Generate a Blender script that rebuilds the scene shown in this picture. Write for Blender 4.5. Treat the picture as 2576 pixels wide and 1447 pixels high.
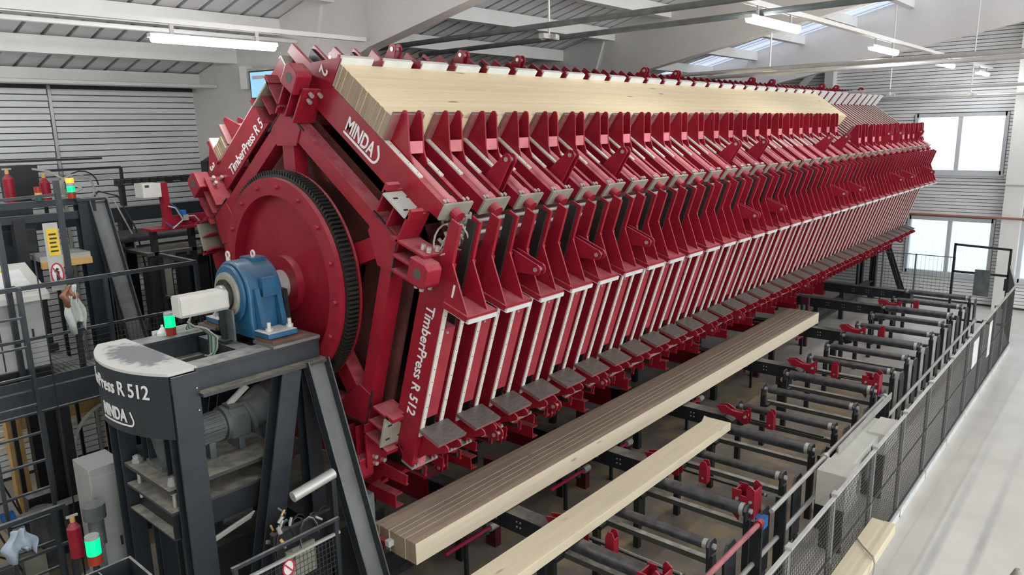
import bpy, bmesh, math, random
from mathutils import Vector, Matrix
R = math.radians
PI = math.pi
random.seed(7)
S = bpy.context.scene
COL = S.collection
for o in list(bpy.data.objects):
    bpy.data.objects.remove(o)

# ------------------------------------------------------------------ camera
FL = 1845.9
yaw, pit, rol = R(41.04), R(-12.096), R(-1.295)
fw = Vector((math.cos(yaw)*math.cos(pit), math.sin(yaw)*math.cos(pit), math.sin(pit)))
rt = Vector((math.sin(yaw), -math.cos(yaw), 0))
up = rt.cross(fw)
rt2 = math.cos(rol)*rt + math.sin(rol)*up
up2 = -math.sin(rol)*rt + math.cos(rol)*up
cd = bpy.data.cameras.new('camera')
cam = bpy.data.objects.new('camera', cd)
COL.objects.link(cam)
cd.sensor_width = 36
cd.lens = FL/2576*36
cd.clip_end = 300
M = Matrix((rt2, up2, -fw)).transposed().to_4x4()
M.translation = Vector((0, 0, 5))
cam.matrix_world = M
S.camera = cam

# ------------------------------------------------------------------ world, exposure
w = bpy.data.worlds.new('world')
S.world = w
w.use_nodes = True
wn = w.node_tree
bg = wn.nodes['Background']
bg.inputs['Color'].default_value = (0.93, 0.965, 1.0, 1)
bg.inputs['Strength'].default_value = 1.55
S.view_settings.view_transform = 'Standard'
S.view_settings.look = 'None'
S.view_settings.exposure = 0.95
S.view_settings.gamma = 1
S.view_settings.use_curve_mapping = False
LAMP_STRENGTH = 38.0

# ------------------------------------------------------------------ materials
MT = {}
def mat(name, col, rough=.5, metal=0., var=.12, scale=6., dust=0., dustcol=(.55, .5, .45), stretch=(1, 1, 1), bump=0., emit=None, rnd=0., spots=None):
    m = bpy.data.materials.new(name)
    m.use_nodes = True
    nt = m.node_tree
    N = nt.nodes
    L = nt.links
    b = N['Principled BSDF']
    b.inputs['Roughness'].default_value = rough
    b.inputs['Metallic'].default_value = metal
    if name.startswith(('red', 'pink', 'maroon')): b.inputs['Specular IOR Level'].default_value = .3
    geo = N.new('ShaderNodeNewGeometry')
    mp = N.new('ShaderNodeMapping')
    mp.inputs['Scale'].default_value = stretch
    oi = N.new('ShaderNodeObjectInfo')
    L.new(geo.outputs['Position'], mp.inputs['Vector'])
    if rnd:
        mu = N.new('ShaderNodeMath'); mu.operation = 'MULTIPLY'; mu.inputs[1].default_value = 37.
        L.new(oi.outputs['Random'], mu.inputs[0])
        L.new(mu.outputs[0], mp.inputs['Location'])
    nz = N.new('ShaderNodeTexNoise')
    nz.inputs['Scale'].default_value = scale
    nz.inputs['Detail'].default_value = 5
    L.new(mp.outputs[0], nz.inputs['Vector'])
    rp = N.new('ShaderNodeMapRange')
    rp.inputs['From Min'].default_value = .3
    rp.inputs['From Max'].default_value = .7
    rp.inputs['To Min'].default_value = 1-var
    rp.inputs['To Max'].default_value = 1+var
    L.new(nz.outputs['Fac'], rp.inputs['Value'])
    last = rp.outputs[0]
    if rnd:
        r2 = N.new('ShaderNodeMapRange')
        r2.inputs['To Min'].default_value = 1-rnd
        r2.inputs['To Max'].default_value = 1+rnd
        L.new(oi.outputs['Random'], r2.inputs['Value'])
        m2 = N.new('ShaderNodeMath'); m2.operation = 'MULTIPLY'
        L.new(last, m2.inputs[0]); L.new(r2.outputs[0], m2.inputs[1])
        last = m2.outputs[0]
    vm = N.new('ShaderNodeVectorMath'); vm.operation = 'SCALE'
    vm.inputs[0].default_value = col
    L.new(last, vm.inputs['Scale'])
    cout = vm.outputs[0]
    if spots:
        vo = N.new('ShaderNodeTexVoronoi'); vo.inputs['Scale'].default_value = spots[0]
        mp2 = N.new('ShaderNodeMapping'); mp2.inputs['Scale'].default_value = spots[3]
        L.new(geo.outputs['Position'], mp2.inputs['Vector']); L.new(mp2.outputs[0], vo.inputs['Vector'])
        rr = N.new('ShaderNodeMapRange')
        rr.inputs['From Min'].default_value = spots[1]; rr.inputs['From Max'].default_value = spots[1]*.4
        rr.inputs['To Min'].default_value = 0; rr.inputs['To Max'].default_value = .7
        L.new(vo.outputs['Distance'], rr.inputs['Value'])
        mx = N.new('ShaderNodeMix'); mx.data_type = 'RGBA'
        L.new(rr.outputs[0], mx.inputs['Factor']); L.new(cout, mx.inputs['A'])
        mx.inputs['B'].default_value = (*spots[2], 1)
        cout = mx.outputs['Result']
    if dust:
        sx = N.new('ShaderNodeSeparateXYZ')
        L.new(geo.outputs['Normal'], sx.inputs[0])
        r3 = N.new('ShaderNodeMapRange')
        r3.inputs['From Min'].default_value = .12
        r3.inputs['From Max'].default_value = .80
        r3.inputs['To Max'].default_value = dust
        L.new(sx.outputs['Z'], r3.inputs['Value'])
        n2 = N.new('ShaderNodeTexNoise'); n2.inputs['Scale'].default_value = 9; n2.inputs['Detail'].default_value = 6
        L.new(geo.outputs['Position'], n2.inputs['Vector'])
        r4 = N.new('ShaderNodeMapRange'); r4.inputs['From Min'].default_value = .35; r4.inputs['From Max'].default_value = .6
        r4.inputs['To Min'].default_value = .45
        L.new(n2.outputs['Fac'], r4.inputs['Value'])
        m3 = N.new('ShaderNodeMath'); m3.operation = 'MULTIPLY'
        L.new(r3.outputs[0], m3.inputs[0]); L.new(r4.outputs[0], m3.inputs[1])
        mx = N.new('ShaderNodeMix'); mx.data_type = 'RGBA'
        L.new(m3.outputs[0], mx.inputs['Factor']); L.new(cout, mx.inputs['A'])
        mx.inputs['B'].default_value = (*dustcol, 1)
        cout = mx.outputs['Result']
    L.new(cout, b.inputs['Base Color'])
    if bump:
        bp = N.new('ShaderNodeBump'); bp.inputs['Strength'].default_value = bump; bp.inputs['Distance'].default_value = .01
        L.new(nz.outputs['Fac'], bp.inputs['Height']); L.new(bp.outputs[0], b.inputs['Normal'])
    if emit:
        b.inputs['Emission Color'].default_value = (*emit[0], 1)
        b.inputs['Emission Strength'].default_value = emit[1]
    MT[name] = m
    return m

mat('red', (.285, .011, .024), .36, var=.12, dust=.5, dustcol=(.52, .22, .23))
mat('red_bright', (.29, .012, .028), .4, var=.10, dust=.4, dustcol=(.56, .25, .26))
mat('red_cover', (.33, .035, .05), .4, var=.12, dust=.5, dustcol=(.56, .25, .26))
mat('shoe_plate', (.27, .10, .10), .5, var=.2, dust=.5, dustcol=(.5, .3, .28))
mat('pink', (.56, .17, .19), .5, var=.15, dust=.3, dustcol=(.6, .3, .3))
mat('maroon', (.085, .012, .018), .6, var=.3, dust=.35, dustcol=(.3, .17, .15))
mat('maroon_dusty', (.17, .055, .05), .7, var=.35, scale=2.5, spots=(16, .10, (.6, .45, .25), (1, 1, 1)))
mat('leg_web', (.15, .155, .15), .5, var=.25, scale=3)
mat('cabinet_cream', (.56, .55, .49), .5, var=.05)
mat('strip', (.66, .62, .56), .5, var=.06)
mat('zinc', (.72, .74, .72), .42, metal=.15, var=.08)
mat('steel', (.20, .185, .17), .45, metal=.5, var=.25, scale=14, stretch=(1, 6, 6))
mat('bolt', (.62, .6, .56), .35, metal=.6, var=.1)
mat('olive', (.34, .33, .27), .5, metal=.2, var=.15)
mat('rail_dark', (.022, .020, .019), .55, var=.3)
mat('black', (.014, .017, .020), .45, var=.2, dust=.38, dustcol=(.36, .34, .31))
mat('anthracite', (.024, .030, .036), .42, var=.15, dust=.75, dustcol=(.46, .45, .42))
mat('gear', (.012, .014, .012), .5, var=.3)
mat('blue', (.018, .10, .20), .3, var=.2, dust=.6, dustcol=(.17, .20, .22))
mat('offwhite', (.60, .58, .53), .5, var=.05)
mat('boxgrey', (.42, .43, .40), .5, var=.06)
mat('motor', (.11, .125, .125), .55, var=.3, dust=.4, dustcol=(.35, .33, .29))
mat('roller', (.055, .06, .068), .38, metal=.3, var=.5, scale=10, dust=.35, dustcol=(.30, .27, .24))
mat('galv', (.50, .49, .46), .4, metal=.35, var=.1)
mat('pinkpipe', (.45, .16, .17), .45, var=.25)
mat('magenta', (.42, .02, .07), .45)
mat('green_cyl', (.01, .10, .06), .5)
mat('wood_panel', (.78, .64, .42), .5, var=.05, scale=3, stretch=(.35, 8, 8), rnd=.05, spots=(1.5, .12, (.24, .13, .06), (.8, 3.6, 3.6)))
mat('wood_end', (.31, .235, .155), .6, var=.10, scale=6, rnd=.07)
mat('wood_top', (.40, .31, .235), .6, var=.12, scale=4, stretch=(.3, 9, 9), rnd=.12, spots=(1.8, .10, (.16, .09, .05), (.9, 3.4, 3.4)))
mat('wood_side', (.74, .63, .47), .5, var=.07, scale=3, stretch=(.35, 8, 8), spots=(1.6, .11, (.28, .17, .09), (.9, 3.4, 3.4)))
mat('wood_board', (.76, .66, .47), .5, var=.06, scale=3, stretch=(.35, 8, 8), spots=(1.5, .11, (.35, .22, .12), (.9, 3.4, 3.4)))
mat('wood_yellow', (.62, .38, .13), .55, var=.15)
mat('white_beam', (.68, .65, .62), .55, var=.035, scale=2)
mat('white_purlin', (.76, .75, .71), .5, var=.04, scale=2)
mat('shelf', (.05, .05, .05), .5, var=.2, dust=.85, dustcol=(.40, .37, .30))
mat('dusty_bar', (.07, .07, .065), .5, var=.2, dust=.95, dustcol=(.56, .53, .45))
mat('roofsheet', (.74, .73, .73), .5, var=.05, scale=2)
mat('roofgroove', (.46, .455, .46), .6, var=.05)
mat('slat', (.72, .73, .72), .55, var=.05, scale=3, rnd=.05)
mat('slat_gap', (.05, .055, .055), .8)
mat('floor', (.40, .39, .37), .38, var=.10, scale=1.2, bump=.15)
mat('sawdust', (.38, .27, .14), .8, var=.35, scale=8)
mat('floor_dirty', (.17, .15, .13), .7, var=.35, scale=3)
mat('mesh_wire', (.055, .055, .052), .5)
mat('paper', (.72, .72, .70), .6)
mat('yellow', (.75, .5, .02), .5)
mat('sign_red', (.45, .03, .05), .5)
mat('ink', (.03, .03, .03), .6)
mat('cloth', (.55, .60, .54), .8, var=.15)
mat('cloth_blue', (.42, .50, .58), .8, var=.15)
mat('letter', (.80, .78, .76), .5, var=.02)
mat('cable', (.40, .38, .33), .6)
mat('bore', (.07, .07, .055), .6)
mat('cable_dark', (.03, .03, .03), .6)
mat('cable_blue', (.02, .15, .45), .5)
mat('cable_green', (.02, .22, .10), .5)
mat('copper', (.30, .13, .08), .5)
mat('frame_win', (.50, .53, .55), .5, var=.04)
mat('corr_opaque', (.82, .86, .90), .5, var=.03)
mat('cap_dust', (.60, .59, .55), .6, var=.12, spots=None)
mat('asphalt', (.5, .5, .5), .8)
mat('tube', (.9, .95, 1.), .3, emit=((.93, .97, 1.), LAMP_STRENGTH))
mat('green_lamp', (.0, .5, .2), .3, emit=((.0, .60, .17), 1.0))
mat('orange_lamp', (.7, .25, .0), .3, emit=((1., .45, .05), .7))
mat('red_lamp', (.35, .04, .02), .3)
mat('clear', (.30, .32, .27), .3)
mat('screen', (.2, .5, .8), .3, emit=((.35, .62, .9), .4))
mat('rust', (.14, .07, .045), .7, var=.3)

def glass(name, tint, rough=.0):
    m = bpy.data.materials.new(name); m.use_nodes = True
    nt = m.node_tree; N = nt.nodes; L = nt.links
    N.remove(N['Principled BSDF'])
    tr = N.new('ShaderNodeBsdfTransparent'); tr.inputs[0].default_value = (*tint, 1)
    gl = N.new('ShaderNodeBsdfGlossy'); gl.inputs['Roughness'].default_value = .05
    mx = N.new('ShaderNodeMixShader'); mx.inputs[0].default_value = .06
    L.new(tr.outputs[0], mx.inputs[1]); L.new(gl.outputs[0], mx.inputs[2])
    L.new(mx.outputs[0], N['Material Output'].inputs[0])
    MT[name] = m
glass('pane', (.93, .96, .98))
m = bpy.data.materials.new('rooflight'); m.use_nodes = True
nt = m.node_tree; N = nt.nodes
N.remove(N['Principled BSDF'])
a_ = N.new('ShaderNodeBsdfTranslucent'); a_.inputs[0].default_value = (.34, .38, .46, 1)
d_ = N.new('ShaderNodeBsdfDiffuse'); d_.inputs[0].default_value = (.7, .74, .8, 1)
x_ = N.new('ShaderNodeMixShader'); x_.inputs[0].default_value = .3
nt.links.new(a_.outputs[0], x_.inputs[1]); nt.links.new(d_.outputs[0], x_.inputs[2])
nt.links.new(x_.outputs[0], N['Material Output'].inputs[0])
MT['rooflight'] = m
m = m.copy(); m.name = 'corr'; MT['corr'] = m
for n_ in m.node_tree.nodes:
    if n_.type == 'BSDF_TRANSLUCENT': n_.inputs[0].default_value = (.88, .93, 1, 1)
    if n_.type == 'BSDF_DIFFUSE': n_.inputs[0].default_value = (.88, .93, 1, 1)

# dusty cover plate: pale sawdust with a scuffed dark middle (wear of its own shape)
m = mat('cover_dust', (.58, .57, .53), .6, var=.05)
nt = m.node_tree; N = nt.nodes; L = nt.links
b = N['Principled BSDF']
geo = N.new('ShaderNodeNewGeometry')
sub = N.new('ShaderNodeVectorMath'); sub.operation = 'SUBTRACT'; sub.inputs[1].default_value = (2.60, 6.78, 3.08)
sc = N.new('ShaderNodeVectorMath'); sc.operation = 'MULTIPLY'; sc.inputs[1].default_value = (3.4, 1.55, 1)
ln = N.new('ShaderNodeVectorMath'); ln.operation = 'LENGTH'
nz = N.new('ShaderNodeTexNoise'); nz.inputs['Scale'].default_value = 14; nz.inputs['Detail'].default_value = 8
ad = N.new('ShaderNodeMath'); ad.operation = 'ADD'
mr = N.new('ShaderNodeMapRange'); mr.inputs['From Min'].default_value = 1.30; mr.inputs['From Max'].default_value = 1.05
mr.inputs['To Max'].default_value = .75
mx = N.new('ShaderNodeMix'); mx.data_type = 'RGBA'
mx.inputs['A'].default_value = (.60, .59, .55, 1); mx.inputs['B'].default_value = (.10, .11, .13, 1)
L.new(geo.outputs['Position'], sub.inputs[0]); L.new(sub.outputs[0], sc.inputs[0]); L.new(sc.outputs[0], ln.inputs[0])
L.new(geo.outputs['Position'], nz.inputs['Vector'])
L.new(ln.outputs['Value'], ad.inputs[0]); L.new(nz.outputs['Fac'], ad.inputs[1])
L.new(ad.outputs[0], mr.inputs['Value']); L.new(mr.outputs[0], mx.inputs['Factor'])
L.new(mx.outputs['Result'], b.inputs['Base Color'])

# ------------------------------------------------------------------ mesh builder
class MB:
    def __init__(s):
        s.v = []; s.f = []; s.m = []; s.mats = []
    def mi(s, m):
        if m not in s.mats: s.mats.append(m)
        return s.mats.index(m)
    def add(s, vs, fs, m):
        o = len(s.v); k = s.mi(m)
        s.v += [tuple(v) for v in vs]
        s.f += [tuple(i+o for i in f) for f in fs]
        s.m += [k]*len(fs)
        return s
    def box(s, x0, x1, y0, y1, z0, z1, m='black', top=None, end=None):
        vs = [(x, y, z) for x in (x0, x1) for y in (y0, y1) for z in (z0, z1)]
        fs = [(0, 1, 3, 2), (4, 6, 7, 5), (0, 4, 5, 1), (2, 3, 7, 6), (0, 2, 6, 4), (1, 5, 7, 3)]
        s.add(vs, fs, m)
        if top: s.m[-1] = s.mi(top)
        if end: s.m[-6] = s.mi(end); s.m[-5] = s.mi(end)
        return s
    def prism(s, poly, a0, a1, m='red', ax=0):
        """polygon of (p,q) pairs extruded along axis ax from a0 to a1; p,q are the two other axes in order"""
        n = len(poly)
        def P(a, p, q):
            return (a, p, q) if ax == 0 else ((p, a, q) if ax == 1 else (p, q, a))
        vs = [P(a0, *p) for p in poly]+[P(a1, *p) for p in poly]
        fs = [tuple(range(n))[::-1], tuple(range(n, 2*n))]+[(i, (i+1) % n, n+(i+1) % n, n+i) for i in range(n)]
        return s.add(vs, fs, m)
    def tube(s, p0, p1, r, m='galv', n=12, r1=None, cap=True):
        p0 = Vector(p0); p1 = Vector(p1); d = (p1-p0).normalized()
        a = d.cross(Vector((0, 0, 1)) if abs(d.z) < .9 else Vector((1, 0, 0))).normalized(); b_ = d.cross(a)
        r1 = r if r1 is None else r1
        vs = [p0+(a*math.cos(2*PI*i/n)+b_*math.sin(2*PI*i/n))*r for i in range(n)]+[p1+(a*math.cos(2*PI*i/n)+b_*math.sin(2*PI*i/n))*r1 for i in range(n)]
        fs = [(i, (i+1) % n, n+(i+1) % n, n+i) for i in range(n)]
        if cap: fs += [tuple(range(n))[::-1], tuple(range(n, 2*n))]
        return s.add(vs, fs, m)
    def bar(s, p0, p1, w_, h_, m='black', upv=(0, 0, 1)):
        p0 = Vector(p0); p1 = Vector(p1); d = (p1-p0).normalized()
        u = Vector(upv); sd = d.cross(u)
        if sd.length < 1e-4: u = Vector((1, 0, 0)); sd = d.cross(u)
        sd.normalize(); u = sd.cross(d)
        vs = [p+sd*a*w_/2+u*c*h_/2 for p in (p0, p1) for a in (-1, 1) for c in (-1, 1)]
        fs = [(0, 1, 3, 2), (4, 6, 7, 5), (0, 4, 5, 1), (2, 3, 7, 6), (0, 2, 6, 4), (1, 5, 7, 3)]
        return s.add(vs, fs, m)
    def path(s, pts, r, m='cable', n=6):
        for a, b_ in zip(pts[:-1], pts[1:]): s.tube(a, b_, r, m, n)
        return s
    def ibeam(s, p0, p1, wd, ht, m='black', upv=(0, 0, 1), t=.015):
        p0 = Vector(p0); p1 = Vector(p1); d = (p1-p0).normalized(); u = Vector(upv)
        sd = d.cross(u).normalized(); u = sd.cross(d)
        for k in (-1, 1): s.bar(p0+u*k*(ht/2-t/2), p1+u*k*(ht/2-t/2), wd, t, m, u)
        s.bar(p0, p1, t, ht-2*t, m, u)
        return s
    def hexb(s, c, r, h, ax, m='bolt'):
        c = Vector(c); return s.tube(c, c+Vector(ax)*h, r, m, 6)
    def mesh(s, name):
        me = bpy.data.meshes.new(name)
        me.from_pydata(s.v, [], s.f)
        for k in s.mats: me.materials.append(MT[k])
        me.polygons.foreach_set('material_index', s.m)
        bm = bmesh.new(); bm.from_mesh(me)
        bmesh.ops.recalc_face_normals(bm, faces=bm.faces)
        bm.to_mesh(me); bm.free()
        me.update()
        return me
    def build(s, name, parent=None, loc=None, rotx=0.):
        return link(name, s.mesh(name), parent, loc, rotx)

def link(name, me, parent=None, loc=None, rotx=0., smooth=False):
    o = bpy.data.objects.new(name, me)
    COL.objects.link(o)
    if parent is not None:
        o.parent = parent
    if loc is not None: o.location = loc
    if rotx: o.rotation_euler = (rotx, 0, 0)
    if smooth and me: shade(o)
    return o
def shade(o, ang=35):
    me = o.data
    me.polygons.foreach_set('use_smooth', [True]*len(me.polygons))
    try: me.set_sharp_from_angle(angle=R(ang))
    except Exception: pass
    return o
def bev(o, w_=.006, seg=2):
    b_ = o.modifiers.new('bevel', 'BEVEL'); b_.width = w_; b_.segments = seg; b_.limit_method = 'ANGLE'
    return o
def thing(name, label, cat, loc=(0, 0, 0), group=None, rotz=0.):
    o = bpy.data.objects.new(name, None); COL.objects.link(o)
    o.location = loc; o.rotation_euler = (0, 0, rotz)
    o['label'] = label; o['category'] = cat
    if group: o['group'] = group
    o.empty_display_size = .2
    return o
def tag(o, label, cat, group=None):
    o['label'] = label; o['category'] = cat
    if group: o['group'] = group
    return o
def struct(o): o['kind'] = 'structure'; return o
def sroot(name, loc=(0, 0, 0)):
    o = bpy.data.objects.new(name, None); COL.objects.link(o); o.location = loc; o['kind'] = 'structure'; return o
def lab(o, label): o['label'] = label; return o

def text_mesh(txt, size, depth=.003, bold=.02, shear=0., align='LEFT'):
    cu = bpy.data.curves.new('t', 'FONT')
    cu.body = txt; cu.size = size; cu.extrude = depth; cu.offset = bold*size; cu.shear = shear
    cu.align_x = align; cu.resolution_u = 3
    to = bpy.data.objects.new('t', cu); COL.objects.link(to)
    dg = bpy.context.evaluated_depsgraph_get(); dg.update()
    me = bpy.data.meshes.new_from_object(to.evaluated_get(dg))
    bpy.data.objects.remove(to); bpy.data.curves.remove(cu)
    me.materials.clear(); me.materials.append(MT['letter'])
    return me
def put_text(name, txt, size, org, right, upd, parent=None, length=None, fn=None, **kw):
    """flat lettering: x runs along right, y along upd from org"""
    me = text_mesh(txt, size, **kw)
    xs = [v.co.x for v in me.vertices]
    k = 1.
    if length: k = length/(max(xs)-min(xs))
    org = Vector(org); right = Vector(right).normalized(); upd = Vector(upd).normalized(); nn = right.cross(upd)
    for v in me.vertices:
        x, y, z = (v.co.x-min(xs))*k, v.co.y, v.co.z
        v.co = fn(x, y, z) if fn else org+right*x+upd*y+nn*z
    me.update()
    return link(name, me, parent)

# ================================================================== THE HALL
YW = 12.5      # left wall
XW = 23.2      # far wall
def deck_z(y): return 5.98+.24*(12.5-y)
# floor material with dirt and shavings under the conveyors
m = mat('hall_floor', (.66, .625, .57), .33, var=.08, scale=1.5)
nt = m.node_tree; N = nt.nodes; L = nt.links
b = N['Principled BSDF']
geo = N.new('ShaderNodeNewGeometry'); sx = N.new('ShaderNodeSeparateXYZ'); L.new(geo.outputs['Position'], sx.inputs[0])
nz = N.new('ShaderNodeTexNoise'); nz.inputs['Scale'].default_value = 1.3; nz.inputs['Detail'].default_value = 8
L.new(geo.outputs['Position'], nz.inputs['Vector'])
def mth(op, a=None, bb=None, va=None, vb=None):
    n_ = N.new('ShaderNodeMath'); n_.operation = op
    if a is not None: L.new(a, n_.inputs[0])
    if bb is not None: L.new(bb, n_.inputs[1])
    if va is not None: n_.inputs[0].default_value = va
    if vb is not None: n_.inputs[1].default_value = vb
    return n_.outputs[0]
def mrange(src, a, b_, c=0., d=1.):
    n_ = N.new('ShaderNodeMapRange'); L.new(src, n_.inputs['Value'])
    n_.inputs['From Min'].default_value = a; n_.inputs['From Max'].default_value = b_
    n_.inputs['To Min'].default_value = c; n_.inputs['To Max'].default_value = d
    return n_.outputs[0]
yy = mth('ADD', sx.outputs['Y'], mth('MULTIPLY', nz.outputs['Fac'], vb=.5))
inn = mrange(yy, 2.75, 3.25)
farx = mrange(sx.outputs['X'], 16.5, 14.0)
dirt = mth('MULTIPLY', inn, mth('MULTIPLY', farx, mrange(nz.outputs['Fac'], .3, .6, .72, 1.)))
nz2 = N.new('ShaderNodeTexNoise'); nz2.inputs['Scale'].default_value = 2.2; nz2.inputs['Detail'].default_value = 6
L.new(geo.outputs['Position'], nz2.inputs['Vector'])
saw = mth('MULTIPLY', mth('MULTIPLY', inn, farx), mrange(nz2.outputs['Fac'], .50, .60))
base = b.inputs['Base Color'].links[0].from_socket
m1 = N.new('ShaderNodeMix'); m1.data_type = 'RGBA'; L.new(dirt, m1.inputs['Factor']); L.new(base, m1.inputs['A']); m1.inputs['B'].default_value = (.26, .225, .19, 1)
m2 = N.new('ShaderNodeMix'); m2.data_type = 'RGBA'; L.new(saw, m2.inputs['Factor']); L.new(m1.outputs['Result'], m2.inputs['A']); m2.inputs['B'].default_value = (.42, .33, .21, 1)
# tyre tracks along the aisle
trk = None
for yc_ in (1.02, 1.42):
    d_ = mth('ABSOLUTE', mth('SUBTRACT', sx.outputs['Y'], vb=yc_))
    t_ = mrange(d_, .07, .02)
    trk = t_ if trk is None else mth('ADD', trk, t_)
trk = mth('MULTIPLY', mth('MULTIPLY', trk, mrange(nz.outputs['Fac'], .3, .7, .2, .55)), mrange(sx.outputs['X'], 15, 9))
m3 = N.new('ShaderNodeMix'); m3.data_type = 'RGBA'; L.new(trk, m3.inputs['Factor']); L.new(m2.outputs['Result'], m3.inputs['A']); m3.inputs['B'].default_value = (.20, .19, .19, 1)
L.new(m3.outputs['Result'], b.inputs['Base Color'])
MB().box(-6, XW+.4, -12, YW+.4, -.2, 0, 'hall_floor').build('floor')['kind'] = 'structure'
MB().box(XW+.4, 60, -30, 30, -.3, -.02, 'asphalt').build('trim_9')['kind'] = 'structure'

SP = .092
# left wall: backing, boards, vertical joint strip
wl = struct(MB().box(-6, XW, YW, YW+.3, 0, 6.3, 'slat_gap').build('wall_left'))
for (xa, xb) in ((-5.9, 3.99), (4.05, 13.0), (13.03, XW-.1)):
    me = MB().box(xa, xb, 0, .022, 0, .077, 'slat').mesh('slat')
    for i in range(62):
        o = link('slat', me, wl, (random.uniform(-.006, .006), YW-.022, .06+i*SP))
lab(MB().box(4.0, 4.04, YW-.045, YW-.001, 0, 5.8, 'galv').build('joint_strip', wl), 'narrow grey vertical joint strip')
# far wall
wf = sroot('wall_far')
WIN = [(3.02, 5.12, 3.62, 5.14), (3.06, 5.08, .80, 2.33), (.35, 2.38, .80, 2.33)]
def wall_piece(y0, y1, z0, z1): MB().box(XW, XW+.3, y0, y1, z0, z1, 'slat_gap').build('wall_panel', wf)
wall_piece(-12, .35, 0, 11.5); wall_piece(2.38, 3.02, 0, 11); wall_piece(5.12, YW+.3, 0, 8)
wall_piece(3.02, 5.12, 0, .80); wall_piece(3.02, 5.12, 2.33, 3.62); wall_piece(3.02, 5.12, 5.14, 9)
wall_piece(.35, 2.38, 0, .80); wall_piece(.35, 2.38, 2.33, 11)
slm = {}
def far_slat(y0, y1, z):
    if y1-y0 < .05: return
    k = (round(y0, 2), round(y1, 2))
    if k not in slm: slm[k] = MB().box(-.022, 0, y0, y1, 0, .077, 'slat').mesh('slat')
    link('slat', slm[k], wf, (XW, 0, z))
for i in range(92):
    z = .06+i*SP
    for (a, c) in ((-8, 2.42), (2.86, 12.46)):
        segs = [(a, c)]
        for (y0, y1, z0, z1) in WIN:
            if z+.08 > z0-.06 and z < z1+.06:
                ns = []
                for s_ in segs:
                    if y0-.06 > s_[0] and y1+.06 < s_[1]: ns += [(s_[0], y0-.06), (y1+.06, s_[1])]
                    elif s_[0] < y0-.06 < s_[1]: ns.append((s_[0], y0-.06))
                    elif s_[0] < y1+.06 < s_[1]: ns.append((y1+.06, s_[1]))
                    elif s_[0] >= y0-.06 and s_[1] <= y1+.06: pass
                    else: ns.append(s_)
                segs = ns
        for s_ in segs:
            yt = 12.5-(z+.08-5.9)/.24
            far_slat(s_[0], min(s_[1], yt), z)
# windows
for n, (y0, y1, z0, z1) in enumerate(WIN):
    wr = sroot('window_%d' % (n+1), (XW, (y0+y1)/2, z0))
    h = z1-z0; hw = (y1-y0)/2
    fm = MB().box(-.06, .08, -hw-.05, -hw+.04, -.05, h+.05, 'frame_win').box(-.06, .08, hw-.04, hw+.05, -.05, h+.05, 'frame_win')
    fm.box(-.06, .08, -hw, hw, -.05, .05, 'frame_win').box(-.06, .08, -hw, hw, h-.05, h+.05, 'frame_win')
    fm.build('window_frame', wr)
    MB().box(-.04, .06, -.05, .05, .05, h-.05, 'frame_win').build('mullion', wr)
    for sgn in (-1, 1):
        MB().box(.0, .012, min(sgn*.05, sgn*(hw-.04)), max(sgn*.05, sgn*(hw-.04)), .05, h-.05, 'pane').build('pane', wr)
    MB().box(-.10, -.02, -hw-.08, hw+.08, -.09, -.05, 'frame_win').build('window_sill', wr)
# corrugated screen standing outside the lower windows
cs = MB(); pr = []
n_ = 60
for i in range(n_):
    y = -1+i*.15
    cs.add([(25.0, y, 0), (25.0, y+.11, 0), (25.0, y+.11, 2.7), (25.0, y, 2.7)], [(0, 1, 2, 3)], 'corr').add([(25.03, y+.11, 0), (25.03, y+.15, 0), (25.03, y+.15, 2.7), (25.03, y+.11, 2.7)], [(0, 1, 2, 3)], 'corr').add([(25.0, y+.11, 0), (25.03, y+.11, 0), (25.03, y+.11, 2.7), (25.0, y+.11, 2.7)], [(0, 1, 2, 3)], 'corr')
tag(cs.build('corrugated_fence'), 'pale corrugated sheet fence outside, seen through the lower windows', 'fence')
# the wall behind the camera
wn_ = struct(MB().box(-6.3, -6, -12, YW+.4, 0, 11.5, 'slat').build('wall_near'))
# columns and pipes on the far wall
for i, (y0, y1, z1) in enumerate(((2.43, 2.85, 8.2), (7.35, 7.6, 7.1), (-4.4, -4.0, 9.6))):
    struct(MB().box(22.86, XW, y0, y1, 0, z1, 'white_purlin').build('trim_%d' % (i+1)))
struct(MB().bar((22.95, 7.5, 6.9), (22.95, 8.3, 6.1), .12, .16, 'white_purlin').build('trim_4'))
tag(MB().tube((22.80, 12.3, 2.47), (22.80, -7, 2.47), .03, 'copper', 10).build('wall_pipe'), 'reddish pipe running along the far wall between the window rows', 'pipe')
tag(MB().tube((22.8, 6.0, 3.33), (22.8, -7, 3.33), .022, 'galv', 10).build('wall_conduit'), 'thin white pipe along the far wall just under the upper window', 'pipe')
tag(MB().tube((22.7, 9.0, 5.62), (22.7, -7, 5.62), .035, 'galv', 10).build('grey_wall_pipe'), 'grey pipe along the far wall above the upper window', 'pipe')

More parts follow.
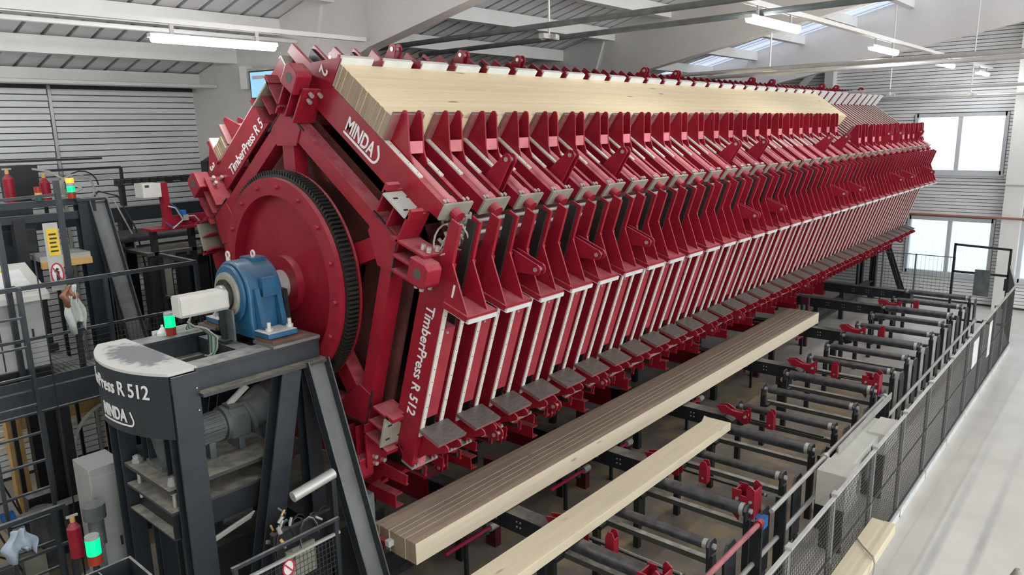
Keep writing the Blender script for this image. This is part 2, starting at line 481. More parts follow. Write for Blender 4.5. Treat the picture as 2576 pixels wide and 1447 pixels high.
# ceiling
ce = sroot('ceiling', (0, 0, 0))
BX = [-.70, 6.26, 13.0, 20.0]
for bx in BX:
    MB().prism([(12.48, 4.62), (7.8, 6.08), (-12, 9.85), (-12, deck_z(-12)), (12.48, deck_z(12.48))], bx, bx+.22, 'white_beam').build('roof_beam', ce)
for bx in BX:
    MB().prism([(12.49, 4.58), (9.05, 5.68), (8.62, deck_z(8.62)-.02), (12.49, deck_z(12.49)-.02)], bx-.05, bx+.27, 'white_beam').build('knee_plate', ce)
    MB().box(bx-.05, bx+.3, 12.25, 12.47, 4.35, 4.6, 'anthracite').build('beam_shoe', ce)
ends = [-6]+BX+[XW]
for j in range(20):
    y = 12.28-1.25*j
    zb = 5.75+.24*(12.5-y)
    for a, c in zip(ends[:-1], ends[1:]):
        xa = a+.22 if a > -1 else a
        MB().box(xa+.001, c-.001, y-.085, y+.085, zb, deck_z(y)-.01, 'white_purlin').build('purlin', ce)
# roof sheets: trapezoid ribs run down the slope
def sheet(x0, x1, m, name):
    q = MB(); n = int((x1-x0)/.30)
    for i in range(n):
        x = x0+i*.30
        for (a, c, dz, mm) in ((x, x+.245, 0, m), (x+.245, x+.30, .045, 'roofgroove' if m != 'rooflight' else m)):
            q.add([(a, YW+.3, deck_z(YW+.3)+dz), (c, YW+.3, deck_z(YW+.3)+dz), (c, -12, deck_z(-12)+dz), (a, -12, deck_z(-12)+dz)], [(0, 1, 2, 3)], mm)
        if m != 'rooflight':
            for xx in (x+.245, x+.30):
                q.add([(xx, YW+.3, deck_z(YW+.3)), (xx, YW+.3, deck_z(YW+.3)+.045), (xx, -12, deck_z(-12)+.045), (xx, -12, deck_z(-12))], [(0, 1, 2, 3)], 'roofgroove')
    return q.build(name, ce)
sheet(-6, 18.6, 'roofsheet', 'roof_sheet')
sheet(20.1, 23.4, 'roofsheet', 'roof_sheet')
sheet(18.6, 20.1, 'rooflight', 'skylight')
# outer skin keeps the sky out above the sheets
MB().prism([(YW+.3, deck_z(YW+.3)+.10), (-12, deck_z(-12)+.10), (-12, deck_z(-12)+.2), (YW+.3, deck_z(YW+.3)+.2)], -6, 18.55, 'roofsheet').build('roof_deck', ce)
MB().prism([(YW+.3, deck_z(YW+.3)+.10), (-12, deck_z(-12)+.10), (-12, deck_z(-12)+.2), (YW+.3, deck_z(YW+.3)+.2)], 20.15, 23.6, 'roofsheet').build('roof_deck', ce)

# luminaires
def luminaire(x, y, z, label, group=None):
    t = thing('ceiling_light', label, 'ceiling light', (x, y, z), group)
    MB().box(-.72, .72, -.04, .04, .015, .055, 'white_purlin').build('housing', t)
    d = MB(); prof = [(-.05, .02), (-.038, -.02), (0, -.035), (.038, -.02), (.05, .02)]
    d.prism(prof, -.69, .69, 'tube')
    d.build('diffuser', t)
    for xx in (-.48, .48): MB().box(xx-.02, xx+.02, -.01, .01, .055, .16, 'galv').build('bracket', t)
    return t
luminaire(4.2, 7.78, 5.98, 'lit tube light nearest the camera, above the left end of the press', 'tube lights')
for x, l in ((8.63, 'brightest and nearest lit tube light of the right hand row'), (13.1, 'second lit tube light of the right hand row'),
             (17.6, 'third lit tube light of the right hand row'), (21.8, 'farthest lit tube light, close to the far wall')):
    luminaire(x, 3.46, 6.10, l, 'tube lights')
for x, y, l in ((-1.8, 7.78, 'second behind the left one'), (.85, 7.78, 'just behind the left one'), (-2, 11, 'close to the left wall'), (.3, 11, 'close to the left wall, nearer the press'), (2.9, 3.46, 'next before the right hand row'), (-2.5, 3.46, 'second before the right hand row'), (0, -1.5, 'first over the aisle'), (6, -1.5, 'second over the aisle'), (12, -1.5, 'third over the aisle'), (18, -1.5, 'last over the aisle')):  # unseen tube lights, added to brighten the hall and the left wall
    luminaire(x, y, 6.0 if y > 5 else (6.1 if y > 0 else 6.6), 'added fill tube light outside the picture, %s' % l, 'added fill lights beyond the picture')
tag(MB().box(-5, 6.2, 7.75, 7.81, 6.14, 6.19, 'white_purlin').build('light_rail'), 'white rail carrying the left tube light', 'rail')
tag(MB().box(-5, 22.9, 3.42, 3.50, 6.26, 6.31, 'white_purlin').build('light_rail'), 'long white rail carrying the right row of tube lights', 'rail')
# pipes and rods under the roof
for x, z, y0, l in ((7.18, 6.2, 9.2, 'nearer of the two dark grey pipes hung under the roof'), (8.25, 6.2, 9.0, 'second dark grey pipe hung under the roof'),
                 (12.35, 5.9, 8.8, 'pale pipe crossing below the second roof beam, nearer one'), (13.55, 5.9, 8.8, 'pale pipe crossing below the second roof beam, farther one'),
                 (19.3, 5.72, 8.8, 'grey pipe crossing in front of the far wall')):
    tag(MB().tube((x, -9, z), (x, y0, z), .035, 'galv' if x > 10 else 'motor', 10).build('roof_pipe'), l, 'pipe')
def rod(x, y, z, label, dish=False):
    t = thing('hanging_rod', label, 'rod', (x, y, z))
    MB().tube((0, 0, 0), (0, 0, deck_z(y)-z-.02), .014, 'white_purlin', 8).build('rod', t)
    q = MB()
    if dish: q.tube((0, 0, -.02), (0, 0, .02), .14, 'white_purlin', 14, r1=.05)
    else: q.box(-.16, .16, -.04, .04, -.03, .03, 'galv').box(-.02, .02, -.12, .12, -.03, .02, 'galv')
    q.build('foot_plate', t)
rod(7.72, 6.0, 6.15, 'white rod dropping to the pipe joint above the press')
rod(13.1, 5.3, 5.93, 'white rod with a small dish in the middle of the hall', True)
rod(19.3, 4.9, 5.62, 'white rod left of the far tube lights')
rod(19.3, 3.25, 5.55, 'white rod right of the far tube lights')
for y, z in ((11.65, 5.80), (9.3, 6.28)):
    tag(MB().tube((-5, y, z), (6.2, y, z), .03, 'white_purlin', 8).build('sprinkler_pipe'), 'thin white pipe under the roof, %s' % ('close to the left wall' if y > 10 else 'above the left tube light'), 'pipe')
# screen on the first roof beam
tv = thing('monitor', 'monitor with a blue display hung on the first roof beam', 'monitor', (6.12, 9.97, 5.74), rotz=R(12))
MB().box(-.02, .03, -.36, .36, -.20, .20, 'rail_dark').build('housing', tv)
sc_ = MB().box(-.024, -.02, -.34, .34, -.18, .18, 'screen').box(-.027, -.024, .05, .30, .08, .13, 'paper').box(-.027, -.024, -.2, .0, -.12, .1, 'zinc')
sc_.build('display', tv)
MB().box(-.02, .10, .42, .56, -.05, .28, 'white_purlin').box(.0, .06, -.4, .5, .2, .24, 'galv').build('mount', tv)

# ================================================================== THE ROTARY PRESS
X0, YC, ZC, P = 4.35, 6.627, 3.508, .4995
NU = 36
press = thing('rotary_timber_press', 'huge red five-sided rotary press running the length of the hall', 'press', (X0, YC, ZC))
FACES = [-18, 54, 126, 198, 270]
# unit meshes in local x, u (along the face), v (outward)
web = [(-1.17, 1.79), (-1.17, 1.94), (1.385, 1.94), (1.405, 1.83), (1.06, 1.80), (.93, 1.62), (-.97, 1.62), (-1.05, 1.78)]
a = MB().prism(web, 0, .018, 'red')
a.box(.018, .056, -1.17, 1.02, 1.925, 1.94, 'red').box(.018, .035, 1.02, 1.385, 1.925, 1.94, 'red')
b_ = MB().prism(web, .255, .272, 'red')
b_.box(.272, .305, -1.17, 1.02, 1.925, 1.94, 'red').box(.272, .285, 1.02, 1.385, 1.925, 1.94, 'red')
M_WL = a.mesh('web_plate'); M_WR = b_.mesh('web_plate')
M_RAIL = MB().box(.230, .254, -1.10, 1.37, 1.81, 1.905, 'rail_dark').mesh('slide_rail')
s_ = MB().box(.008, .052, -.80, .598, 1.941, 1.957, 'strip')
for i in range(10): s_.tube((.030, -.74+i*.14, 1.957), (.030, -.74+i*.14, 1.960), .005, 'rail_dark', 6)
M_STRIP = s_.mesh('wear_strip')
M_END = MB().box(0, .345, -1.195, -1.172, 1.79, 1.955, 'olive').mesh('end_plate')
q = MB()
for (x, v) in ((.02, 1.965), (.06, 1.965), (.25, 1.965), (.30, 1.965)): q.hexb((x, -1.165, v), .012, .03, (0, 1, 0))
M_BOLTS = q.mesh('bolt')
M_CAP = MB().tube((.15, -1.195, 1.865), (.15, -1.275, 1.865), .055, 'red_bright', 16).mesh('cylinder_cap')
# fixed shoe
q = MB().box(-.022, .352, .64, .665, 1.942, 2.255, 'red').box(-.022, -.010, .612, .64, 1.942, 2.24, 'red')
M_FS = q.mesh('fixed_shoe')
M_FSW = MB().box(-.009, .352, .598, .6395, 1.958, 2.265, 'zinc').mesh('pressure_plate')
M_FG = [MB().prism([(.665, 1.94), (.665, 2.225), (1.0, 1.965), (1.03, 1.941)], x, x+.016, 'red').mesh('gusset') for x in (0., .252)]
# moving shoe, origin at press face
def moving(sg):
    D = {}
    q = MB().box(.068, .222, sg+.08, sg+1.06, 1.72, 1.932, 'red_cover'); q.hexb((.12, sg+1.02, 1.932), .014, .014, (0, 0, 1), 'bolt')
    D['slide_cover'] = [q.mesh('slide_cover')]
    q = MB().box(-.012, .352, sg-.035, sg-.008, 1.960, 2.232, 'shoe_plate'); D['moving_shoe'] = [q.mesh('moving_shoe')]
    D['pressure_plate'] = [MB().box(-.012, .352, sg-.008, sg, 1.960, 2.24, 'steel').mesh('pressure_plate')]
    pf = [(-.035, 1.80), (-.035, 2.20), (-.03, 2.255), (-.04, 2.285), (-.062, 2.298), (-.085, 2.292), (-.105, 2.272), (-.285, 2.03), (-.375, 1.962), (-.375, 1.80)]
    pf = [(sg+u, v) for u, v in pf]
    D['gusset'] = [MB().prism(pf, x, x+.016, 'red').mesh('gusset') for x in (.062, .232)]
    D['cross_tie'] = [MB().prism([(sg-.235, 2.092), (sg-.30, 2.005), (sg-.287, 1.995), (sg-.222, 2.082)], .078, .232, 'pink').mesh('cross_tie')]
    D['press_cylinder'] = [MB().tube((.125, -1.172, 1.922), (.125, sg-.06, 1.922), .043, 'pink', 14).tube((.125, -1.165, 1.922), (.125, -1.10, 1.922), .052, 'pink', 14).mesh('press_cylinder')]
    return D
MV = {.33: moving(.33), -.70: moving(-.70), -.235: moving(-.235), -.62: moving(-.62), -.64: moving(-.64)}
armU = [(.80, 1.82), (1.02, 1.88), (1.02, 1.93), (1.00, 2.17)]+[(.945+.056*math.cos(t), 2.205+.056*math.sin(t)) for t in [R(x) for x in (10, 40, 70, 100, 130, 160, 190)]]+[(.83, 2.0)]
armL = [(-u, v) for u, v in armU][::-1]
M_ARM = [[MB().prism(pl, x, x+.016, 'red_bright').mesh('clevis_plate') for x in (.352, .43)] for pl in (armU, armL)]
M_PIN = [MB().tube((.345, s*.945, 2.205), (.455, s*.945, 2.205), .022, 'bolt', 12).mesh('clevis_pin') for s in (1, -1)]
def unit(face, k, sg, full=True):
    ph = FACES[face]
    th = R(90-ph)
    o = link('press_unit', M_WL, press, (k*P, 0, 0), th)
    def ad(n, me): 
        c = bpy.data.objects.new(n, me); COL.objects.link(c); c.parent = o; return c
    ad('web_plate', M_WR)
    ad('wear_strip', M_STRIP)
    c = ad('wear_strip', M_STRIP); c.location = (.249, 0, 0)
    ad('fixed_shoe', M_FS); ad('pressure_plate', M_FSW)
    if not full: return o
    ad('slide_rail', M_RAIL)
    ad('end_plate', M_END); ad('cylinder_cap', M_CAP)
    if k < 14: lab(ad('end_bolts', M_BOLTS), 'small bolts').__setitem__('kind', 'stuff')
    for g in M_FG: ad('gusset', g)
    for n, ms in MV[sg].items():
        for me in ms: ad(n, me)
    if k in (1, 3, 5, 11, 13, 19, 21, 27, 29, 33):
        for j in (0, 1):
            for me in M_ARM[j]: ad('clevis_plate', me)
            ad('clevis_pin', M_PIN[j])
    return o
for k in range(NU):
    unit(0, k, -.70)
    unit(1, k, -.235 if k < 24 else (-.64 if k % 5 else -.62))
    unit(2, k, .33)
    unit(3, k, 0, False)
    unit(4, k, -.70, k < 10)

def L2W(ph, u, v):
    a = R(ph); return (-(v*math.cos(a)-u*math.sin(a)), v*math.sin(a)+u*math.cos(a))
def vert(i, r):   # vertex between face i and i+1
    a = R(FACES[i]+36); return (-r*math.cos(a), r*math.sin(a))
XL0, XL1 = .22, NU*P+.0
# longitudinal girders at the five corners and rails behind the faces, inner skin
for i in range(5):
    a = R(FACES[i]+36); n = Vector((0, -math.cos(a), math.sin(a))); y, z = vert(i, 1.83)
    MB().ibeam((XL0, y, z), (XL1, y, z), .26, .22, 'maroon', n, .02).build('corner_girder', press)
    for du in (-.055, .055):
        t = Vector((0, math.sin(a), math.cos(a))); y2, z2 = vert(i, 2.02)
        c = Vector((0, y2, z2))+t*du
        lab(MB().tube((XL0, c.y, c.z), (XL1, c.y, c.z), .02, 'galv', 10).build('hydraulic_pipe', press), 'grey hydraulic pipe')
    for u in (-.62, .62):
        y, z = L2W(FACES[i], u, 1.545)
        nn = Vector((0, -math.cos(R(FACES[i])), math.sin(R(FACES[i]))))
        MB().bar((XL0, y, z), (XL1, y, z), .14, .145, 'red', nn).build('unit_rail', press)
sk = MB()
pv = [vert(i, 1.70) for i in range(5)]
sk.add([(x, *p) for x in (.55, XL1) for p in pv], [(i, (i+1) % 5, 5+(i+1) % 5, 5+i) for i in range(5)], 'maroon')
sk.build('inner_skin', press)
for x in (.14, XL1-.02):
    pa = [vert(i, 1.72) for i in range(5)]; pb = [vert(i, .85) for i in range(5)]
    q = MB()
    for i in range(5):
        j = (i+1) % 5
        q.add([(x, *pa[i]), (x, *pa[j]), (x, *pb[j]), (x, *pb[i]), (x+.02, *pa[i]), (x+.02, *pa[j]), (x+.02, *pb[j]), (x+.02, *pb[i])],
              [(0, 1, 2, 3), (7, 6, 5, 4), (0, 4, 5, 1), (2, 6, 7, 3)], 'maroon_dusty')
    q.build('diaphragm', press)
# end frames: five side bars, five spokes, joint plates
def endframe(xf, sg, dz=0.):
    press_o = press
    xa, xb = sorted((xf, xf+sg*.16))
    for i in range(5):
        j = (i+1) % 5
        p, q_ = Vector((0, *vert(i, 1.60))), Vector((0, *vert(j, 1.60)))
        d = (q_-p).normalized()
        xm = (xa+xb)/2
        MB().bar((xm, *(p-d*.02).yz), (xm, *(q_+d*.02).yz), .16, .15, 'red', d.cross(Vector((1, 0, 0)))).build('side_beam', press, (0, 0, dz))
        a = R(FACES[i]+36); n = Vector((0, -math.cos(a), math.sin(a)))
        q0, q1 = n*.80, n*1.50
        MB().bar((xm, q0.y, q0.z), (xm, q1.y, q1.z), .15, .20, 'red', Vector((0, n.z, -n.y))).build('spoke', press, (0, 0, dz))
        # folded corner plate
        t = Vector((0, n.z, -n.y))
        w_ = MB(); c0 = n*1.34; c1 = n*1.72
        pts = [c0+t*.17, n*1.50+t*.26, c1+t*.04, c1-t*.04, n*1.50-t*.26, c0-t*.17]
        w_.prism([(p_.y, p_.z) for p_ in pts], xa-.012, xa+.0, 'red_bright')
        w_.build('corner_plate', press, (0, 0, dz))
for i, ph in enumerate(FACES):
    for s0 in (-1, 1):
        y0, z0 = L2W(ph, s0*.62, 1.385); y1, z1 = L2W(ph, s0*1.02, 1.385)
        lab(MB().bar((-.137, y0, z0+.05), (-.137, y1, z1+.05), .012, .02, 'rail_dark', (1, 0, 0)).build('joint_gap', press), 'dark joint line')
endframe(.03, -1, .05)
endframe(XL1+.12, 1)
# brackets at the front corners: one with a slotted pad, one with a bored block, per face
for i, ph in enumerate(FACES):
    a = R(90-ph)
    # ribs from the frame corner out to u=.9, v=1.8
    o = MB().box(-.30, -.05, .745, .765, 1.42, 1.80, 'red').build('bracket', press, (.10, 0, .02), rotx=a)
    c = MB().box(-.30, -.05, 1.03, 1.05, 1.34, 1.80, 'red').box(-.065, -.05, .765, 1.03, 1.40, 1.8, 'red').box(-.30, -.05, .885, .90, 1.40, 1.70, 'red').build('bracket_rib', o)
    blk = MB()
    prof = [(.79, 1.70), (.79, 1.90), (.84, 1.94), (.98, 1.94), (1.02, 1.89), (1.02, 1.70)]
    blk.prism(prof, -.37, -.20, 'red_bright')
    bo = blk.build('bored_block', o); bev(bo, .012)
    lab(MB().tube((-.3715, .905, 1.82), (-.369, .905, 1.82), .050, 'bore', 20).build('bore', o), 'dark open bore')
    hb = MB()
    for uu in (.735, 1.055):
        for (xx, vv) in ((-.22, 1.69), (-.22, 1.76), (-.12, 1.76)):
            hb.hexb((xx, uu, vv), .022, .05 if uu > 1 else -.05, (0, 1, 0))
    lab(hb.build('bolt_heads', o), 'bright bolt heads')['kind'] = 'stuff'
    # slotted pad on the other side of the corner
    o2 = MB().box(-.30, -.05, -1.05, -1.03, 1.40, 1.72, 'red').box(-.30, -.05, -.70, -.68, 1.48, 1.72, 'red').box(-.30, -.05, -.87, -.855, 1.45, 1.68, 'red').build('bracket', press, (.10, 0, .02), rotx=a)
    pd = MB().box(-.32, -.05, -1.03, -.70, 1.68, 1.70, 'boxgrey' if i in (1, 4) else 'olive')
    for (xx, uu) in ((-.27, -.96), (-.12, -.96), (-.27, -.80), (-.12, -.80)): pd.box(xx, xx+.05, uu, uu+.02, 1.70, 1.703, 'rail_dark')
    lab(pd.build('slotted_pad', o2), 'grey slotted pad' if i in (1, 4) else 'olive slotted pad')
    MB().box(-.30, -.16, -1.07, -1.03, 1.68, 1.78, 'red').build('pad_lug', o2); MB().box(-.30, -.16, -.70, -.66, 1.68, 1.78, 'red').build('pad_lug', o2)
# toothed ring, cover disc, hub
g = MB(); NT = 150
for i in range(NT):
    t0 = 2*PI*i/NT
    for (f0, f1, r) in ((0, .5, 1.105), (.5, 1, 1.065)):
        ta = t0+f0*2*PI/NT; tb = t0+f1*2*PI/NT
        vs = [(x, rr*math.cos(t), rr*math.sin(t)) for x in (-.31, -.19) for rr in (.95, r) for t in (ta, tb)]
        g.add(vs, [(0, 1, 3, 2), (4, 6, 7, 5), (2, 3, 7, 6), (0, 2, 6, 4), (1, 5, 7, 3)], 'gear')
lab(g.build('gear_ring', press, (0, 0, .05)), 'black toothed gear ring')
def ring(q, x0, x1, r0, r1, m_, n=72):
    vs = [(x, r*math.cos(2*PI*i/n), r*math.sin(2*PI*i/n)) for x in (x0, x1) for r in (r0, r1) for i in range(n)]
    fs = []
    for i in range(n):
        j = (i+1) % n
        fs += [(i, j, n+j, n+i), (2*n+i, 3*n+i, 3*n+j, 2*n+j), (n+i, n+j, 3*n+j, 3*n+i), (i, 2*n+i, 2*n+j, j)]
    return q.add(vs, fs, m_)
shade(ring(MB(), -.36, -.24, .86, 1.035, 'red').build('cover_ring', press, (0, 0, .05)))
shade(MB().tube((-.25, 0, 0), (-.20, 0, 0), .90, 'red', 72).build('cover_disc', press, (0, 0, .05)))
ring(MB(), -.188, -.16, .9, 1.10, 'red').build('back_ring', press, (0, 0, .05))
q = MB()
for i in range(16):
    t = 2*PI*(i+.3)/16; q.hexb((-.36, .95*math.cos(t), .95*math.sin(t)), .022, -.028, (1, 0, 0), 'red')
q.build('cover_bolts', press, (0, 0, .05))['kind'] = 'stuff'
shade(MB().tube((-.33, 0, 0), (-.24, 0, 0), .29, 'red', 48).build('hub_ring', press))
shade(MB().tube((-.56, 0, 0), (-.33, 0, 0), .15, 'galv', 32).build('shaft', press))
shade(MB().tube((XL1+.2, 0, 0), (XL1+.7, 0, 0), .15, 'bolt', 32).build('shaft', press))
shade(MB().tube((XL1+.30, 0, 0), (XL1+.34, 0, 0), 1.05, 'red', 60).build('cover_disc', press))
# small hydraulic valve cluster at the first corner, with looped hoses
vc = MB(); c0 = Vector((0, *vert(0, 2.02)))
for i in range(26):
    p = c0+Vector((random.uniform(.12, .42), random.uniform(-.14, .12), random.uniform(-.16, .14)))
    vc.tube(p, p+Vector((random.uniform(-.05, .05), random.uniform(-.05, .05), .06)), random.uniform(.012, .024), random.choice(['bolt', 'galv', 'olive']), 8)
for i in range(5):
    pts = [c0+Vector((.05+.06*i+.05*math.cos(t), -.10+.12*math.sin(t), -.05+.13*math.cos(t+i))) for t in [j*.45 for j in range(12)]]
    vc.path(pts, .009, 'cable')
lab(vc.build('valve_cluster', press), 'cluster of bright fittings and hoses')['kind'] = 'stuff'

# lettering
def on_face(ph, x, u, v):
    y, z = L2W(ph, u, v); return Vector((x, y, z))
def face_text(ph, txt, size, u0, v0, length, name='lettering', rd=(-1, 0), upv=(0, 1), **kw):
    O = on_face(ph, -.004, u0, v0)
    def dr(u, v):
        a_, b2 = on_face(ph, 0, u, v), on_face(ph, 0, 0, 0); return a_-b2
    return lab(put_text(name, txt, size, O, dr(*rd), dr(*upv), press, length, **kw), 'white lettering')
face_text(-18, 'TimberPress R 512', .155, .55, 1.745, 1.18, bold=.010)
face_text(126, 'TimberPress R 512', .165, .50, 1.66, 1.08, bold=.010)
def logo(ph, u0, v0, L_):
    face_text(ph, 'MINDA', .20, u0, v0, L_*.84, bold=.02)
    q = MB()
    def pt(s, t): return on_face(ph, -.004, u0-s, v0+t)
    pts = [(-.01, -.032), (L_*.86, -.032)]+[(L_*.86+.07*math.sin(t), .045-.077*math.cos(t)) for t in [R(20*i) for i in range(1, 8)]]+[(L_*.88, .15)]
    for (s0, t0), (s1, t1) in zip(pts[:-1], pts[1:]):
        q.bar(pt(s0, t0), pt(s1, t1), .006, .022, 'letter', (pt(s1, t1)-pt(s0, t0)).cross(Vector((1, 0, 0))))
    lab(q.build('logo_underline', press), 'white swoosh under the lettering')
logo(54, .26, 1.715, .54)
for ph, t in ((-18, '1'), (54, '2'), (126, '3')):
    face_text(ph, t, .17, .86, 2.03, None, name='number', rd=(0, -1), upv=(-1, 0), bold=.01)

# clamped panels
def panel(face, k0, xa, xb, u0, u1, v0, v1, n, label):
    t = thing('glulam_slab', label, 'timber slab', (X0, YC, ZC), 'glued timber panels in the press')
    th = R(90-FACES[face])
    du = (u1-u0)/n
    for i in range(n):
        q = MB().box(xa+random.uniform(-.004, .004), xb, u0+i*du+.0006, u0+(i+1)*du-.0006, v0, v1+random.uniform(-.0012, .0012), 'wood_panel', end='wood_end')
        q.build('lamella', t, rotx=th)
    return t
panel(1, 0, -.01, 12.70, -.234, .597, 1.959, 2.195, 22, 'pale glued timber panel clamped on the upper right face of the red press')
panel(2, 0, -.01, 9.9, .332, .597, 1.959, 2.12, 7, 'narrow pale glued timber on the left shoulder of the red press, mostly hidden')

# ================================================================== FRONT BEARING TOWER
tw = thing('bearing_tower', 'anthracite steel tower with a rounded dusty cover carrying the front bearing of the press', 'machine frame', (3.2, YC, 0))
def T(q, name, par=None, lb=None, bv=0):
    """build in hall coordinates under the tower"""
    q.v = [(x-3.2, y-YC, z) for x, y, z in q.v]
    o = q.build(name, par or tw)
    if lb: o['label'] = lb
    if bv: bev(o, bv)
    return o
for (ya, yb) in ((5.95, 6.20), (7.08, 7.33)):
    ym = (ya+yb)/2
    T(MB().box(2.72, 3.97, ya, yb, 3.05, 3.08, 'anthracite').box(2.72, 3.97, ya+.03, yb-.03, 2.87, 3.05, 'anthracite').box(2.72, 3.99, ya-.09, yb, 2.84, 2.87, 'shelf'), 'side_girder')
T(MB().box(3.30, 3.45, 6.2, 7.08, 2.86, 3.04, 'anthracite'), 'cross_girder')
T(MB().box(3.80, 3.97, 6.2, 7.08, 2.86, 3.04, 'anthracite'), 'cross_girder')
# rounded cover
arc = []
AC, AR = (2.28+1.35, YC+.085), 1.35
arc = [(AC[0]-AR*math.cos(t), AC[1]+AR*math.sin(t)) for t in [R(-33+66*i/40) for i in range(41)]]
ain = [(AC[0]-(AR-.012)*math.cos(t), AC[1]+(AR-.012)*math.sin(t)) for t in [R(-33+66*i/40) for i in range(41)]]
T(MB().prism(arc+ain[::-1], 2.50, 3.06, 'anthracite', ax=2), 'curved_cover')
arc = [(2.75, arc[0][1])]+arc+[(2.75, arc[-1][1])]
tp = MB(); tp.prism(arc, 3.06, 3.085, 'cover_dust', ax=2)
T(tp, 'cover_plate', lb='pale dusty cover plate with a dark scuffed patch')
# lettering wrapped on the cover
L_ = [0.]
arc2 = arc[1:-1]
for a_, b2 in zip(arc2[:-1], arc2[1:]): L_.append(L_[-1]+math.dist(a_, b2))
def wrap(s):
    s = min(max(s, 0.), L_[-1]-1e-4)
    for i in range(len(L_)-1):
        if L_[i] <= s <= L_[i+1]:
            f = (s-L_[i])/(L_[i+1]-L_[i]); (x0, y0), (x1, y1) = arc2[i], arc2[i+1]
            d = Vector((x1-x0, y1-y0)).normalized(); return Vector((x0+(x1-x0)*f, y0+(y1-y0)*f)), Vector((-abs(d.y), 0)) if False else Vector((-d.y, d.x))
TOT = L_[-1]
def wr(s0, z0):
    def fn(x, y, z):
        p, n = wrap(TOT-(s0+x))
        return Vector((p.x+n.x*(.008+z)-3.2, p.y+n.y*(.008+z)-YC, z0+y))
    return fn
lab(put_text('lettering', 'TimberPress R 512', .175, (0, 0, 0), (1, 0, 0), (0, 1, 0), tw, 1.27, fn=wr(TOT-.20-1.27, 2.85), bold=.008), 'white lettering')
lab(put_text('lettering', 'MINDA', .16, (0, 0, 0), (1, 0, 0), (0, 1, 0), tw, .42, fn=wr(TOT-.50-.42, 2.61), bold=.02), 'white lettering')
q = MB(); f_ = wr(TOT-.50-.42, 2.61)
pts = [(-.01+.03*i, -.03) for i in range(15)]+[(.46+.045*math.sin(R(t)), .015-.045*math.cos(R(t))) for t in range(20, 121, 20)]+[(.47, .10)]
for (s0, t0), (s1, t1) in zip(pts[:-1], pts[1:]):
    a_ = f_(s0, t0, 0); b2 = f_(s1, t1, 0); q.bar(a_, b2, .006, .014, 'letter', (b2-a_).cross(Vector((1, 0, 0))))
lab(q.build('logo_underline', tw), 'white swoosh under the lettering')
# posts
for (xa, xb, ya, yb) in ((2.50, 2.72, 5.94, 6.10), (2.45, 2.60, 7.12, 7.34), (2.60, 2.75, 6.35, 6.50), (2.60, 2.75, 6.85, 7.0)):
    hh = MB()
    big = xa < 2.5
    z1 = 2.86
    hh.box(xa, xb, ya, ya+.02, 0, z1, 'anthracite').box(xa, xb, yb-.02, yb, 0, z1, 'anthracite').box((xa+xb)/2-.01, (xa+xb)/2+.01, ya+.02, yb-.02, 0, z1, 'anthracite')
    if ya < 6: hh.box(xa, xb, ya-.004, ya, 0, 2.52, 'anthracite')
    T(hh, 'post')
T(MB().box(2.50, 2.73, 5.935, 5.95, 2.50, 3.055, 'anthracite').hexb((2.70, 5.925, 2.92), .007, .004, (0, -1, 0)).hexb((2.70, 5.925, 2.72), .007, .004, (0, -1, 0)), 'side_cover_plate')
# outrigger legs
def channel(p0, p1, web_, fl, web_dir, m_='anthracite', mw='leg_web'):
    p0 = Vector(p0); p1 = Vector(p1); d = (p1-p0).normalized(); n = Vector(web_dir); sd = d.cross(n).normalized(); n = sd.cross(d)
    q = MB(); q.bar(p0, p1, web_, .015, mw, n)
    for k in (-1, 1): q.bar(p0+sd*k*(web_/2-.007)+n*fl/2, p1+sd*k*(web_/2-.007)+n*fl/2, .014, fl, m_, n)
    return q
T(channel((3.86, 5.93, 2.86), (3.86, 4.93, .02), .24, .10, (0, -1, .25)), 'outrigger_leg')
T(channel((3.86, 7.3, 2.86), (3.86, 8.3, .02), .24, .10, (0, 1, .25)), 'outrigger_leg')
T(MB().ibeam((3.60, 5.98, 2.84), (2.98, 5.98, .02), .20, .18, 'anthracite', (0, 1, 0)), 'brace_leg')
T(MB().ibeam((3.66, 7.2, 2.84), (3.05, 7.2, .02), .20, .18, 'anthracite', (0, 1, 0)), 'brace_leg')
T(MB().ibeam((3.86, 6.10, 2.84), (3.86, 6.10, .02), .16, .16, 'anthracite', (0, 1, 0)), 'post')
T(MB().ibeam((3.86, 7.18, 2.84), (3.86, 7.18, .02), .16, .16, 'anthracite', (0, 1, 0)), 'post')
T(MB().box(3.4, 4.2, 4.6, 5.2, 0, .02, 'anthracite').box(3.4, 4.2, 8.0, 8.6, 0, .02, 'anthracite').box(2.3, 3.3, 5.8, 7.5, 0, .015, 'anthracite'), 'base_plate')
# motor shelf: stacked plates on stud bolts
T(MB().box(2.46, 3.62, 6.16, 7.10, 1.945, 1.98, 'shelf'), 'shelf_plate', lb='dusty steel plate')
T(MB().box(2.46, 3.62, 6.16, 7.10, 1.745, 1.77, 'shelf'), 'shelf_plate', lb='dusty steel plate')
T(MB().box(2.46, 2.62, 6.16, 7.10, 1.50, 1.515, 'shelf').box(2.55, 2.565, 6.16, 7.1, 1.515, 1.745, 'black').box(2.46, 3.5, 6.16, 6.175, 1.515, 1.745, 'black'), 'shelf_beam')
for (x, y) in ((2.54, 6.26), (2.54, 7.0), (3.5, 6.26), (3.5, 7.0)):
    st = MB().tube((x, y, 1.62), (x, y, 2.06), .018, 'bolt', 10)
    for z in (1.981, 2.015, 1.90, 1.70): st.hexb((x, y, z), .045 if z != 2.015 else .035, .035, (0, 0, 1), 'boxgrey')
    T(st, 'stud_bolt')
